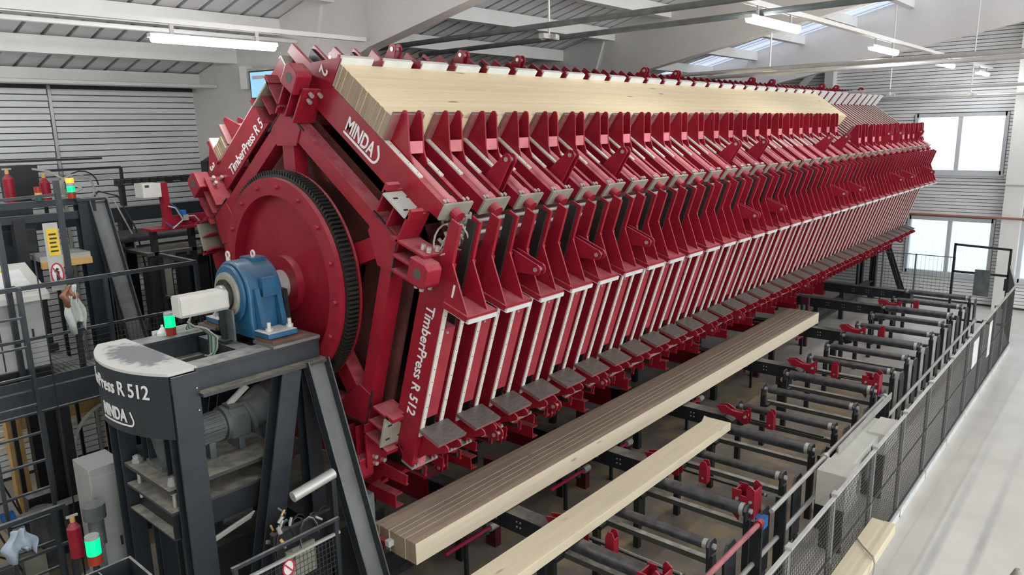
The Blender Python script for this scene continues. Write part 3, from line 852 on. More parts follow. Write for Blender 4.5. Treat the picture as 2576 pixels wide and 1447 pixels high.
# bearing housing on the girders
bh = thing('bearing_housing', 'blue cast bearing housing bolted on the tower beams', 'bearing', (3.64, YC, 3.08))
pf = [(.31*math.cos(t), .43+.32*math.sin(t)) for t in [PI*i/24 for i in range(25)]]
pf = [(-.34, .02), (-.31, .20)]+pf[::-1]+[(.31, .20), (.34, .02)]
q = MB().prism(pf, -.17, .19, 'blue'); o = q.build('body', bh); bev(o, .02, 3); shade(o, 40)
q = MB(); pf2 = [(.275*math.cos(t), .43+.285*math.sin(t)) for t in [2*PI*i/36 for i in range(36)]]
q.prism(pf2, -.205, -.17, 'blue'); o = q.build('front_flange', bh); bev(o, .012, 2); shade(o, 40)
q = MB().tube((-.235, 0, .43), (-.20, 0, .43), .215, 'olive', 40).tube((-.26, 0, .43), (-.23, 0, .43), .15, 'gear', 32).tube((-.30, 0, .43), (-.25, 0, .43), .10, 'bolt', 24)
lab(shade(q.build('bearing_cap', bh)), 'greasy steel bearing cap')
for s_ in (-1, 1):
    ft = MB().box(-.17, .14, min(s_*.34, s_*.60), max(s_*.34, s_*.60), .06, .115, 'blue', top='offwhite').build('foot', bh); bev(ft, .008)
    rb = MB()
    for x in (-.12, .10): rb.prism([(s_*.33, .115), (s_*.42, .115), (s_*.34, .50), (s_*.30, .50)], x, x+.05, 'blue')
    rb.build('rib', bh)
    lab(MB().box(-.17, .21, min(s_*.34, s_*.66), max(s_*.34, s_*.66), .0, .055, 'rust').build('shim_plate', bh), 'rusty brown shim plate')
    lab(MB().box(-.20, .30, min(s_*.36, s_*.72), max(s_*.36, s_*.72), .001, .028, 'steel').build('shim_plate', bh), 'grey shim plate')
    for x in (-.10, .12):
        b2 = MB().hexb((x, s_*.50, .115), .032, .03, (0, 0, 1), 'offwhite').tube((x, s_*.50, .145), (x, s_*.50, .20), .018, 'offwhite', 10).build('foot_bolt', bh)
    # side cover pad and lifting lugs
    MB().box(-.05, .12, min(s_*.31, s_*.365), max(s_*.31, s_*.365), .42, .60, 'blue').build('side_pad', bh)
for x, y in ((-.12, .10), (.06, -.05)):
    q = MB(); n_ = 14
    pts = [Vector((x, y+.030*math.cos(2*PI*i/n_), .795+.030*math.sin(2*PI*i/n_))) for i in range(n_+1)]
    for a_, b2 in zip(pts[:-1], pts[1:]): q.tube(a_, b2, .010, 'strip', 8)
    q.tube((x, y, .73), (x, y, .77), .02, 'strip', 10)
    lab(q.build('lifting_eye', bh), 'pale ring lifting eye')
MB().box(.0, .15, -.13, .10, .72, .765, 'blue').build('top_pad', bh)
q = MB(); n_ = 24
for i in range(n_):
    t0 = PI+PI*i/n_; t1 = PI+PI*(i+1)/n_
    q.bar((.27, .19*math.cos(t0), .43+.19*math.sin(t0)), (.27, .19*math.cos(t1), .43+.19*math.sin(t1)), .06, .03, 'gear', (1, 0, 0))
q.box(.24, .30, -.22, -.19, .36, .42, 'gear').bar((.27, -.20, .40), (.27, -.24, .0), .05, .05, 'black', (0, 1, 0))
lab(q.build('brake_collar', bh), 'black split collar with a strut')
# rotary encoder box on its own post
eb = thing('junction_box', 'long off-white chamfered metal box in front of the blue bearing', 'box', (3.19, YC+.0, 3.38))
pf = [(-.10, .03), (-.07, 0), (.07, 0), (.10, .03), (.10, .17), (.07, .20), (-.07, .20), (-.10, .17)]
o = MB().prism(pf, -.27, .25, 'offwhite').build('housing', eb); bev(o, .006)
MB().box(-.278, -.27, -.075, .075, .015, .185, 'offwhite').build('end_cap', eb)
MB().box(.14, .16, -.03, .03, -.42, .0, 'black').box(.10, .2, -.08, .08, -.32, -.30, 'black').build('post', eb)
lab(MB().box(.18, .20, -.15, .02, -.30, .0, 'motor').build('bracket_plate', eb), 'greenish grey bracket plate')
cb = MB()
for i in range(7):
    y = 6.72+.03*i
    pts = [(3.05+.02*i, y, 3.30), (3.12, y+.02, 3.24-.01*i), (3.22, y, 3.20), (3.30, y-.05, 3.10), (3.27, y-.08, 3.0-.02*i), (3.24, y-.02, 2.9)]
    cb.path(pts, .008, ['cable', 'cable_green', 'cable', 'galv', 'cable_green', 'cable', 'cable_dark'][i])
o = tag(cb.build('cable_bundle'), 'grey and green cable bundle hanging below the off-white box', 'cables'); o['kind'] = 'stuff'
# gear motor under the girders
gm = thing('gear_motor', 'dusty grey gear motor lying between the tower posts', 'motor', (3.15, 6.62, 1.981))
q = MB().tube((-.28, 0, .26), (.06, 0, .27), .135, 'motor', 24)
for i in range(24):
    t = 2*PI*i/24; q.bar((-.27, .135*math.cos(t), .26+.135*math.sin(t)), (.04, .135*math.cos(t), .265+.135*math.sin(t)), .012, .03, 'motor', (0, math.cos(t), math.sin(t)))
shade(q.build('motor_body', gm))
MB().tube((.06, 0, .27), (.10, 0, .27), .17, 'motor', 24).build('flange', gm)
o = MB().prism([(-.13, .12), (.13, .12), (.15, .2), (.15, .36), (.10, .42), (-.10, .42), (-.15, .36), (-.15, .2)], .10, .30, 'motor').build('gear_case', gm); bev(o, .015)
q = MB().tube((.30, 0, .27), (.34, 0, .28), .19, 'motor', 28).tube((.34, 0, .28), (.56, 0, .36), .16, 'motor', 28, r1=.20).tube((.56, 0, .36), (.78, 0, .44), .20, 'motor', 28, r1=.13).tube((.78, 0, .44), (.86, 0, .47), .16, 'motor', 24)
shade(q.build('gear_case', gm))
MB().box(.12, .26, -.09, .06, .42, .45, 'motor').bar((.16, 0, .44), (.34, -.06, .60), .05, .05, 'offwhite').build('terminal_cover', gm)
for x in (-.1, .2, .5): MB().box(x-.03, x+.03, -.12, .12, 0, .16, 'motor').build('cradle', gm)
g2 = thing('gear_motor', 'short grey motor stub showing below the rounded cover', 'motor', (2.75, 6.74, 1.981))
shade(MB().tube((0, 0, .28), (0, .0, .62), .15, 'motor', 24).tube((0, 0, .04), (0, 0, .28), .11, 'motor', 20, r1=.15).build('motor_body', g2))
MB().box(-.16, .16, -.16, .16, 0, .05, 'motor').build('flange', g2)
# rear bearing tower
rt_ = thing('bearing_tower', 'dark steel A-frame carrying the far end of the press', 'machine frame', (22.60, YC, 0))
def T2(q, name):
    q.v = [(x-22.75, y-YC, z) for x, y, z in q.v]; return q.build(name, rt_)
T2(channel((22.75, 6.0, 2.9), (22.75, 4.95, .02), .24, .10, (0, -1, .25), 'black', 'black'), 'outrigger_leg')
T2(channel((22.75, 7.25, 2.9), (22.75, 8.3, .02), .24, .10, (0, 1, .25), 'black', 'black'), 'outrigger_leg')
for y in (5.75, 6.1, 7.15):
    T2(MB().ibeam((22.6, y, 2.95), (22.6, y, .02), .16, .16, 'black', (0, 1, 0)), 'post')
T2(MB().box(22.45, 22.95, 5.7, 7.5, 2.9, 3.1, 'black'), 'side_girder')
T2(MB().box(22.5, 22.9, 6.2, 7.0, 3.1, 3.8, 'blue'), 'bearing_block')

# ================================================================== INFEED / OUTFEED CONVEYOR
ROLL = [19.42, 18.38, 17.40, 16.58, 15.58, 14.60, 13.73, 12.81, 11.70, 10.81, 9.89, 9.00, 8.04, 7.05, 6.18, 5.37, 4.55]
BIG = {17.40, 14.60, 11.70, 9.00, 7.05, 5.37}
random.seed(3)
me_r = {}
def rollmesh(r):
    if r not in me_r:
        q = MB().tube((0, -.60, 0), (0, .60, 0), r, 'roller', 20).tube((0, -.66, 0), (0, .66, 0), r*.45, 'galv', 12)
        q.tube((0, -.645, 0), (0, -.60, 0), r*.98, 'galv', 20)
        me_r[r] = q.mesh('roller_tube')
    return me_r[r]
_bp = [(-.09, -.08), (-.09, .04), (-.05, .09), (.05, .09), (.09, .04), (.09, -.08)]
me_brk = MB().prism([(x, z) for x, z in _bp], -.012, .012, 'black', ax=1).mesh('bearing_plate')
for i, x in enumerate(ROLL):
    big = x in BIG
    r = .075 if big else .055
    t = thing('roller_stand', '%s transport roller, %s counted from the far end of the right hand conveyor' % ('thick' if big else 'slim', ['first', 'second', 'third', 'fourth', 'fifth', 'sixth', 'seventh', 'eighth', 'ninth', 'tenth', 'eleventh', 'twelfth', 'thirteenth', 'fourteenth', 'fifteenth', 'sixteenth', 'seventeenth'][i]), 'roller', (x, 3.53, 0), 'transport rollers')
    rr = link('roller_tube', rollmesh(r), t, (0, 0, .95-.0)); shade(rr)
    for sy in (-.68, .68):
        b2 = link('bearing_plate', me_brk, t, (0, sy, .93))
        MB().box(-.035, .035, sy-.035, sy+.035, 0, .86, 'black').build('leg', t)
        MB().hexb((0, sy-.014, .95), .03, -.03, (0, 1, 0), 'galv').build('axle_nut', t)
    MB().box(.10, .17, -.66, .66, .66, .72, 'dusty_bar').box(-.03, .10, .60, .64, .66, .70, 'black').build('cross_bar', t)
# lengthwise outer plates between the stands (dark tall guard plates near the fence)
gp = MB().box(-.006, .006, -.16, .02, .0, .86, 'black')
for i, x in enumerate(ROLL[:-1]):
    o = tag(MB().prism([(x+.12, .10), (x+.12, .80), (x+.19, .90), (x+.34, .90), (x+.40, .82), (x+.40, .10)], 2.76, 2.785, 'black', ax=1).build('guard_plate'), 'upright black guard plate beside the %s roller from the far end' % ['first', 'second', 'third', 'fourth', 'fifth', 'sixth', 'seventh', 'eighth', 'ninth', 'tenth', 'eleventh', 'twelfth', 'thirteenth', 'fourteenth', 'fifteenth', 'sixteenth'][i], 'guard plate', 'guard plates along the conveyor')
    MB().box(x+.20, x+.30, 2.74, 2.76, 0, .12, 'black').build('foot', o)
# drive shafts running along the stands
for i, (xa, xb, z, m_, l) in enumerate(((4.0, 6.85, 1.00, 'pinkpipe', 'pink painted shaft nearest the camera, at the conveyor edge'), (7.1, 8.85, 1.0, 'galv', 'bare shaft before the white control boxes'),
        (8.75, 11.45, 1.0, 'galv', 'bare shaft above the white control boxes'), (4.2, 19.3, .50, 'galv', 'long low drive shaft running behind the guard plates'))):
    y = 2.62 if z > .6 else 2.68
    o = tag(MB().tube((xa, y, z), (xb, y, z), .026, m_, 12).build('drive_shaft'), l, 'shaft')
    MB().tube((xb-.10, y, z), (xb-.03, y, z), .045, 'red_bright' if m_ == 'pinkpipe' else 'galv', 12).build('shaft_collar', o)
    if z > .6:
        for xx in (xa+.4, xb-.02): MB().box(xx-.02, xx+.02, y-.02, y+.10, 0, z-.02, 'black').build('shaft_stand', o)
# feeding beams running under the press, each with its red claws
ORD = ['nearest', 'second', 'third', 'fourth', 'fifth', 'sixth', 'farthest']
for i, x in enumerate((5.52, 7.50, 9.50, 12.20, 14.95, 17.62, 19.55)):
    t = thing('transfer_beam', '%s black transfer beam reaching from under the press to the rollers' % ORD[i], 'conveyor beam', (x, 4.2, 0), 'transfer beams')
    MB().box(-.07, .07, .02, 1.95, .72, .92, 'black').box(-.10, .10, .02, 1.95, .92, .94, 'black').build('beam', t)
    MB().prism([(.019, .70), (-.10, .74), (-.10, .88), (.019, .93)], -.085, .085, 'black').box(-.085, .085, .10, .32, .58, .72, 'black').build('nose', t)
    lab(MB().box(-.09, .09, 1.95, 3.9, .60, .94, 'red').box(-.14, .14, 1.95, 3.9, .94, .965, 'red').build('rear_beam', t), 'dark red rear half')
    for yy in (.25, 1.5, 3.2): MB().box(-.05, .05, yy-.05, yy+.05, 0, .73, 'black').build('leg', t)
    hb = MB()
    for yy in (.5, .55, .85, .9, 1.2, 1.25):
        for zz in (.86, .80): hb.hexb((-.07, yy, zz), .010, -.008, (1, 0, 0), 'boxgrey')
    hb.build('bolt_heads', t)['kind'] = 'stuff'
    for k in range(3):
        MB().bar((.10+.05*k, -1.30, .90-.03*k), (.10+.05*k, .30, .90-.03*k), .03, .022, 'galv' if k == 1 else 'black').build('guide_rail', t)
    # hinge with chain wheel
    MB().tube((-.13, .18, .70), (.13, .18, .70), .045, 'galv', 14).build('pivot', t)
    if i < 6:
        c = thing('stop_claw', 'red claw bracket at the head of the %s transfer beam' % ORD[i], 'bracket', (x-.02, 4.02, .97), 'red claw brackets')
        MB().prism([(.26, .0), (.34, .09), (.20, .12), (.08, .06), (-.06, .06), (-.10, .12), (-.14, .12), (-.14, -.08), (-.08, -.10), (.06, -.02)], -.05, -.035, 'red_bright').build('claw_plate', c)
        MB().prism([(.26, .0), (.34, .09), (.20, .12), (.08, .06), (-.06, .06), (-.10, .12), (-.14, .12), (-.14, -.08), (-.08, -.10), (.06, -.02)], .045, .06, 'red_bright').build('claw_plate', c)
        MB().box(-.035, .045, -.04, .14, .035, .05, 'red').build('claw_web', c)
        MB().tube((-.08, -.10, .02), (.09, -.10, .02), .02, 'bolt', 10).build('pin', c)
        c = thing('lift_finger', 'small upright red finger on the rail of the %s transfer beam' % ORD[i], 'bracket', (x, 3.58, .88), 'red lift fingers')
        me = MB().prism([(-.05, 0), (.05, 0), (.05, .20), (.02, .27), (-.03, .27), (-.05, .22)], -.045, -.033, 'red_bright').mesh('side_plate')
        link('side_plate', me, c); link('side_plate', me, c, (.078, 0, 0))
        MB().box(-.033, .033, -.05, -.038, .0, .20, 'red').build('front_plate', c)
        MB().tube((-.05, .0, .06), (.05, .0, .06), .014, 'bolt', 8).build('pin', c)
    if i in (0, 1, 3):
        c = thing('clamp_bracket', 'large red bored clamp bracket near the fence, on the %s transfer beam' % ORD[i], 'bracket', (x-.32, 2.92, .84), 'large red clamp brackets')
        pl = [(-.12, 0), (-.12, .34), (-.06, .38), (-.03, .34), (-.03, .24), (.03, .24), (.03, .30), (.13, .30), (.13, .02), (.05, -.06), (.03, .08), (-.04, .08)]
        MB().prism(pl, -.10, -.085, 'red_bright').build('side_plate', c)
        MB().prism(pl, .085, .10, 'red_bright').build('side_plate', c)
        MB().box(-.085, .085, -.12, -.105, .02, .32, 'red').box(-.085, .085, .10, .115, .02, .28, 'red').build('cheek_plate', c)
        for zz in (.10, .20): MB().tube((-.12, -.08, zz), (-.10, -.08, zz), .018, 'bolt', 10).tube((-.12, .07, zz), (-.10, .07, zz), .018, 'bolt', 10).build('bolt_pair', c)['kind'] = 'stuff'
        lab(MB().box(-.06, .06, -.22, -.12, -.10, .02, 'cable_blue').build('valve', c), 'small blue valve')
# rods, cylinders and dark girders below the press
for i, x in enumerate((5.0, 6.9, 8.0, 10.3, 12.9, 15.6)):
    o = tag(MB().box(x+.3, x+.34, 5.40, 5.44, 0, .42, 'black').tube((x, 5.42, .42), (x+.75, 5.42, .42), .025, 'magenta', 10).build('push_rod'), 'magenta push rod on the floor under the press, %s from the near end' % ['first', 'second', 'third', 'fourth', 'fifth', 'sixth'][i], 'rod', 'magenta push rods')
    MB().tube((x+.72, 5.42, .42), (x+.85, 5.42, .42), .05, 'galv', 12).build('rod_eye', o)
    o = thing('support_post', 'dark red post with a green cylinder under the press, %s from the near end' % ['first', 'second', 'third', 'fourth', 'fifth', 'sixth'][i], 'post', (x+1.0, 5.62, 0), 'posts under the press')
    MB().box(-.05, .05, -.08, .08, 0, 1.15, 'maroon').build('post', o)
    MB().tube((-.12, 0, .2), (-.12, 0, 1.0), .04, 'green_cyl', 12).build('cylinder', o)
    MB().tube((-.30, .0, .55), (-.20, .0, .55), .09, 'rail_dark', 14).build('chain_wheel', o)
for y, z, l in ((5.75, .45, 'long black floor girder under the front edge of the press'), (7.4, .45, 'long black floor girder under the back of the press')):
    tag(MB().ibeam((4.3, y, z), (22.2, y, z), .18, .26, 'black').build('floor_girder'), l, 'girder')
# slanted red channels below the first press units
for i in range(12):
    x = 4.35+i*1.1
    tag(MB().box(x, x+.10, 5.42, 5.95, 1.26, 1.275, 'red').box(x, x+.012, 5.42, 5.95, 1.275, 1.39, 'red').box(x, x+.10, 5.42, 5.95, 1.39, 1.405, 'red').build('stop_channel'), 'short red channel arm below the press feet, %s from the near end' % ['first', 'second', 'third', 'fourth', 'fifth', 'sixth', 'seventh', 'eighth', 'ninth', 'tenth', 'eleventh', 'twelfth'][i], 'channel', 'red channels under the press feet')

# ================================================================== TIMBER ON THE CONVEYOR
gl = thing('glulam_beam', 'long wide glued timber lying on the transfer beams in front of the press', 'timber beam', (4.12, 4.87, .955))
n = 8; bw = .62/n
for i in range(n):
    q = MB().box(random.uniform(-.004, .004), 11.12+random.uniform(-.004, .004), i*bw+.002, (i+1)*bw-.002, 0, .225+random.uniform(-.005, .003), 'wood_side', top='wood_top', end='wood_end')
    q.build('lamella', gl)
bd = tag(MB().box(2.2, 8.78, 3.84, 4.17, 1.032, 1.135, 'wood_board', end='wood_end').build('timber_board'), 'narrow pale board lying on the rollers beside the wide glued timber', 'board')
bev(bd, .004)
o = lab(MB().prism([(8.60, 4.172), (8.78, 4.172), (8.80, 4.235), (8.70, 4.20)], 1.06, 1.133, 'wood_board', ax=2).build('splintered_end', bd), 'splintered corner of the board')

# ================================================================== FENCE
FX = [3.0, 4.41, 5.83, 7.03+.0, 8.42, 9.74, 11.13, 12.53, 13.98, 15.33, 16.7, 17.95, 19.1]
FY = 1.97
pm = {}
for i in range(len(FX)-1):
    xa, xb = FX[i], FX[i+1]; W_ = xb-xa; hh = 1.42
    nm = ['first', 'second', 'third', 'fourth', 'fifth', 'sixth', 'seventh', 'eighth', 'ninth', 'tenth', 'eleventh', 'twelfth'][11-i]
    t = thing('fence_panel', 'dark mesh fence panel beside the aisle, %s from the far end' % nm, 'fence panel', (xa, FY, 0), 'fence panels')
    q = MB()
    nx = int(W_/.050)
    for k in range(1, nx): q.bar((k*W_/nx, 0, .12), (k*W_/nx, 0, hh-.02), .004, .004, 'mesh_wire', (0, 1, 0))
    for k in range(1, 27): q.bar((0.02, 0, .12+k*.048), (W_-.02, 0, .12+k*.048), .004, .004, 'mesh_wire')
    o = q.build('wire_mesh', t); o['kind'] = 'stuff'
    MB().bar((0, 0, hh), (W_, 0, hh), .03, .03, 'galv').build('top_rail', t)
    MB().bar((0, 0, .125), (W_, 0, .125), .02, .02, 'mesh_wire').build('bottom_rail', t)
    MB().bar((0.02, 0, .76), (W_-.02, 0, .76), .015, .015, 'mesh_wire').build('middle_rail', t)
    MB().box(-.025, .025, .0, .05, 0, hh+.02, 'motor').box(-.05, .05, -.03, .07, 0, .012, 'motor').build('post', t)
    lab(MB().box(-.03, -.024, -.004, .03, .02, hh+.02, 'galv').build('post_edge', t), 'bright galvanised edge of the post')
    MB().box(-.05, .04, -.03, .03, hh+.01, hh+.04, 'galv').build('clamp', t)
    MB().box(.03, W_-.03, -.035, .03, 0, .105, 'zinc').build('kerb', t)
    if i in (8, 9):
        lab(MB().box(.25 if i == 8 else .5, .75 if i == 8 else .80, -.016, -.010, .80 if i == 8 else .60, 1.28, 'paper').build('notice', t), 'pale blank notice sheet')
# gate and fence at the far end
gt = thing('access_gate', 'tall dark tube gate frame at the far end of the mesh fence', 'gate', (20.6, 2.3, 0))
for (p, q2) in (((0, 0, 0), (0, 0, 2.0)), ((0, 1.15, 0), (0, 1.15, 2.05)), ((0, 0, 1.98), (0, 1.15, 2.02)), ((0, 0, 1.35), (0, 1.15, 1.35)), ((0, 0, .15), (0, 1.15, .15))):
    MB().bar(p, q2, .05, .05, 'black', (1, 0, 0)).build('gate_bar', gt)
lab(MB().box(-.04, -.02, .35, .68, .80, 1.45, 'motor').build('notice', gt), 'dark grey sign plate')
MB().box(-.07, .0, -.06, .06, 1.0, 1.28, 'rail_dark').build('lock', gt)
MB().box(-.07, .0, -.06, .06, .55, .75, 'rail_dark').build('lock', gt)
fb = thing('rear_fence', 'thin wire fence standing before the far wall behind the conveyor', 'fence', (21.6, 3.6, 0))
for yy in (0, .9, 1.7, 2.3): MB().bar((0, yy, 0), (0, yy, 1.55), .035, .035, 'motor', (1, 0, 0)).build('post', fb)
for zz in (1.53, .2): MB().bar((0, 0, zz), (0, 2.3, zz), .02, .02, 'motor').build('rail', fb)
q = MB()
for k in range(1, 24): q.bar((0, k*.096, .2), (0, k*.096, 1.53), .005, .004, 'mesh_wire', (1, 0, 0))
q.build('wire_mesh', fb)['kind'] = 'stuff'
fc = thing('fence_panel', 'mesh fence panel turning from the gate back to the aisle fence', 'fence panel', (20.6, 2.28, 0))
MB().bar((0, 0, 1.6), (-1.5, -.30, 1.44), .03, .03, 'galv').build('top_rail', fc)
q = MB()
for k in range(1, 40): q.bar((-k*.0375, -k*.0075, .1), (-k*.0375, -k*.0075, 1.58-.004*k), .004, .004, 'mesh_wire', (1, 0, 0))
q.build('wire_mesh', fc)['kind'] = 'stuff'
# white control boxes on the fence
t = thing('control_cabinet', 'long off-white control cabinet mounted at the conveyor edge by the fence', 'cabinet', (8.30, 2.22, .62))
o = MB().box(.01, 2.10, .06, .33, .10, .40, 'cabinet_cream').build('body', t); bev(o, .008)
o = MB().box(0, .42, .0, .34, -.02, .42, 'cabinet_cream').build('end_box', t); bev(o, .008)
o = MB().box(1.5, 2.12, -.03, .20, .14, .43, 'cabinet_cream').build('end_box', t); bev(o, .008)
lab(MB().box(.75, 1.15, -.02, .0, .08, .34, 'motor').build('switch_panel', t), 'dark switch panel')
MB().box(.1, .16, .05, .3, -.62, -.02, 'black').build('stand', t)
MB().box(1.8, 1.86, .05, .3, -.62, .10, 'black').build('stand', t)
t = thing('cable_duct', 'pale flat metal duct strip above the cabinet', 'duct', (8.9, 2.50, 1.02))
MB().box(0, 2.4, 0, .012, 0, .10, 'galv').build('strip', t)
for xx in (.05, 2.3): MB().box(xx, xx+.04, 0, .05, -1.02, 0, 'black').build('stand', t)
# timber on the aisle floor with a lifting wire
t = thing('timber_beam', 'pale fresh timber beam on bearers at the bottom right, in front of the fence', 'timber beam', (4.2, 1.90, .57))
MB().box(0, 4.02, -.235, -.121, .0, .12, 'wood_board', end='wood_board').build('lamella', t)
MB().box(0, 4.00, -.119, .0, .0, .125, 'wood_board', end='wood_board').build('lamella', t)
for xx, l in ((7.0, 'far'), (5.2, 'near')):
    tr = thing('timber_bearer', '%s orange-brown bearer block under the timber beam beside the fence' % l, 'bearer', (xx, 1.74, 0))
    MB().box(-.05, .05, -.28, .14, .46, .568, 'wood_yellow').build('cross_piece', tr)
    for yy in (-.22, .08): MB().box(-.05, .05, yy-.04, yy+.04, 0, .46, 'wood_yellow').build('leg', tr)
pts = [(7.66, 1.915, .60), (7.62, 1.89, .712), (7.50, 1.80, .715), (7.36, 1.665, .715), (7.30, 1.63, .68), (7.1, 1.60, .50), (6.85, 1.58, .25), (6.6, 1.57, .06), (6.3, 1.55, .012), (5.6, 1.5, .012)]
tag(MB().path(pts, .010, 'cable').build('lifting_wire'), 'rusty wire rope draped over the timber beam beside the fence', 'wire')
tag(MB().tube((7.55, .50, 0), (7.55, .50, .86), .05, 'olive', 16).tube((7.55, .5, .80), (7.55, .5, .84), .07, 'olive', 16).tube((7.55, .5, .86), (7.55, .5, .96), .06, 'olive', 16, r1=.02).build('bollard'), 'olive post top at the bottom right corner', 'post')

# ================================================================== LEFT HAND SIDE: WALKWAY, DESK, INFEED MACHINERY
def posts_rail(t, pts, z0, z1, zm, posts, m_='anthracite'):
    for k in range(len(pts)-1):
        a_, b2 = pts[k], pts[k+1]
        MB().bar((*a_, z1), (*b2, z1), .045, .045, m_).build('hand_rail', t)
        for zz in zm: MB().bar((*a_, zz), (*b2, zz), .03, .03, m_).build('middle_rail', t)
    for p in posts: MB().bar((*p, z0), (*p, z1), .05, .04, m_, (1, 0, 0)).build('rail_post', t)
ww = thing('walkway', 'raised steel walkway with dark railings left of the bearing tower', 'walkway', (0, 0, 0))
MB().box(-1.0, 2.9, 8.64, 9.94, 2.41, 2.45, 'motor').build('deck', ww)
MB().box(2.9, 4.1, 8.64, 9.25, 2.41, 2.45, 'motor').build('deck', ww)
MB().box(3.93, 4.1, 9.25, 9.56, 2.41, 2.45, 'motor').build('deck', ww)
gr = MB()
for k in range(90): gr.box(-.9+k*.055, -.892+k*.055, 8.66, 9.9 if k < 68 else 9.24, 2.451, 2.463, 'galv')
gr.build('grating', ww)['kind'] = 'stuff'
for ya, xe in ((8.58, 4.1), (9.95, 2.9)):
    MB().box(-1.0, xe, ya, ya+.05, 2.22, 2.45, 'anthracite').box(-1., xe, ya-.03, ya+.08, 2.20, 2.22, 'anthracite').build('edge_girder', ww)
    MB().box(-1.0, xe, ya, ya+.012, 2.47, 2.57, 'anthracite').build('toe_board', ww)
posts_rail(ww, [(-.9, 8.6), (4.08, 8.6), (4.08, 9.54)], 2.45, 3.53, (2.99,), [(-.4, 8.6), (1.2, 8.6), (2.22, 8.6), (3.05, 8.6), (4.08, 8.6), (4.08, 9.54)])
for (x, y) in ((4.0, 8.70), (2.8, 9.85), (1.0, 8.70), (1.0, 9.85)): MB().box(x-.06, x+.06, y-.06, y+.06, 0, 2.2, 'anthracite').build('column', ww)
mp_ = MB()
for k in range(1, 28): mp_.bar((3.0+k*.04, 8.62, 2.5), (3.0+k*.04, 8.62, 2.97), .004, .004, 'mesh_wire', (1, 0, 0))
for k in range(1, 9): mp_.bar((2.25, 8.62, 2.5+k*.055), (4.06, 8.62, 2.5+k*.055), .004, .004, 'mesh_wire')
mp_.build('wire_mesh', ww)['kind'] = 'stuff'
# ladder
ld = thing('ladder', 'dark steel ladder going down at the left picture edge', 'ladder', (1.72, 8.25, 0))
for x in (0, .42): MB().bar((x, 0, 0), (x, 0, 3.6), .05, .03, 'anthracite', (1, 0, 0)).build('stile', ld)
for k in range(11): MB().bar((0, 0, .3+.3*k), (.42, 0, .3+.3*k), .03, .02, 'anthracite').build('rung', ld)
MB().bar((.62, .1, 0), (.62, .1, 3.9), .012, .012, 'black', (1, 0, 0)).build('guide_wire', ld)
# operator desk
dk = thing('operator_desk', 'grey operator console with a sloping button panel at the left edge', 'console', (1.9, 9.25, 2.465))
MB().box(-.9, .62, -.30, .30, 0, .12, 'black').build('plinth', dk)
o = MB().box(-.9, .62, -.28, .28, .12, .86, 'boxgrey').build('body', dk); bev(o, .01)
for x in (-.35, .18): MB().box(x, x+.012, -.284, -.28, .14, .84, 'black').build('door_gap', dk)
MB().box(.48, .50, -.287, -.283, .45, .55, 'rail_dark').build('handle', dk)
o = MB().prism([(-.38, .86), (-.38, .93), (.30, 1.20), (.30, .86)], -.95, .68, 'offwhite').build('sloping_top', dk); bev(o, .01)
nsl = Vector((0, -.27, .68)).normalized(); tsl = Vector((0, .68, .27)).normalized()
for i in range(7):
    for j in range(3):
        p = Vector((-.8+.2*i, -.30, .955))+tsl*(.12+.18*j)
        MB().tube(p, p+nsl*.02, .022, ['ink', 'cable_blue', 'yellow', 'sign_red', 'ink', 'cable_blue'][(i*2+j) % 6], 12).build('push_button', dk)
pp = MB().bar(Vector((.42, -.30, .965)), Vector((.42, .15, .965+.45*.397)), .30, .004, 'paper', nsl)
tag(pp.build('paper_sheet', None, (1.9, 9.25, 2.467)), 'white paper sheets lying on the grey console', 'paper')
# gate posts with signs
gp_ = thing('machine_gate', 'dark gate with warning signs beside the console', 'gate', (2.62, 8.85, 2.465))
for x, z in ((.17, 2.12), (-.42, 1.95)): MB().bar((x, 0, 0), (x, 0, z), .06, .05, 'anthracite', (1, 0, 0)).build('gate_post', gp_)
MB().bar((-.42, 0, 1.95), (.17, 0, 1.97), .03, .03, 'anthracite').build('gate_bar', gp_)
lab(MB().box(-.03, .11, -.045, -.03, .95, 1.68, 'boxgrey').build('sign_board', gp_), 'grey narrow sign board')
sg_ = MB().box(-.01, .10, -.049, -.045, 1.33, 1.62, 'yellow')
for i in range(5): sg_.box(.01+.004*(i % 2), .085-.006*(i % 3), -.051, -.049, 1.37+.045*i, 1.388+.045*i, 'ink')
lab(sg_.build('warning_notice', gp_), 'yellow notice with lines of black print')
q = MB(); n_ = 24
for i in range(n_):
    t0, t1 = 2*PI*i/n_, 2*PI*(i+1)/n_
    q.bar((.04+.058*math.cos(t0), -.048, 1.13+.115*math.sin(t0)), (.04+.058*math.cos(t1), -.048, 1.13+.115*math.sin(t1)), .014, .006, 'sign_red', (0, 1, 0))
q.prism([(.04+.05*math.cos(2*PI*i/16), 1.13+.105*math.sin(2*PI*i/16)) for i in range(16)], -.047, -.046, 'paper', ax=1)
q.bar((.04, -.05, 1.06), (.045, -.05, 1.16), .03, .006, 'ink', (0, 1, 0)).bar((.02, -.05, 1.15), (.05, -.05, 1.19), .025, .006, 'ink', (0, 1, 0)).bar((.005, -.05, 1.20), (.075, -.05, 1.06), .012, .008, 'sign_red', (0, 1, 0))
lab(q.build('prohibition_sign', gp_), 'round red ringed prohibition sign with a hand')
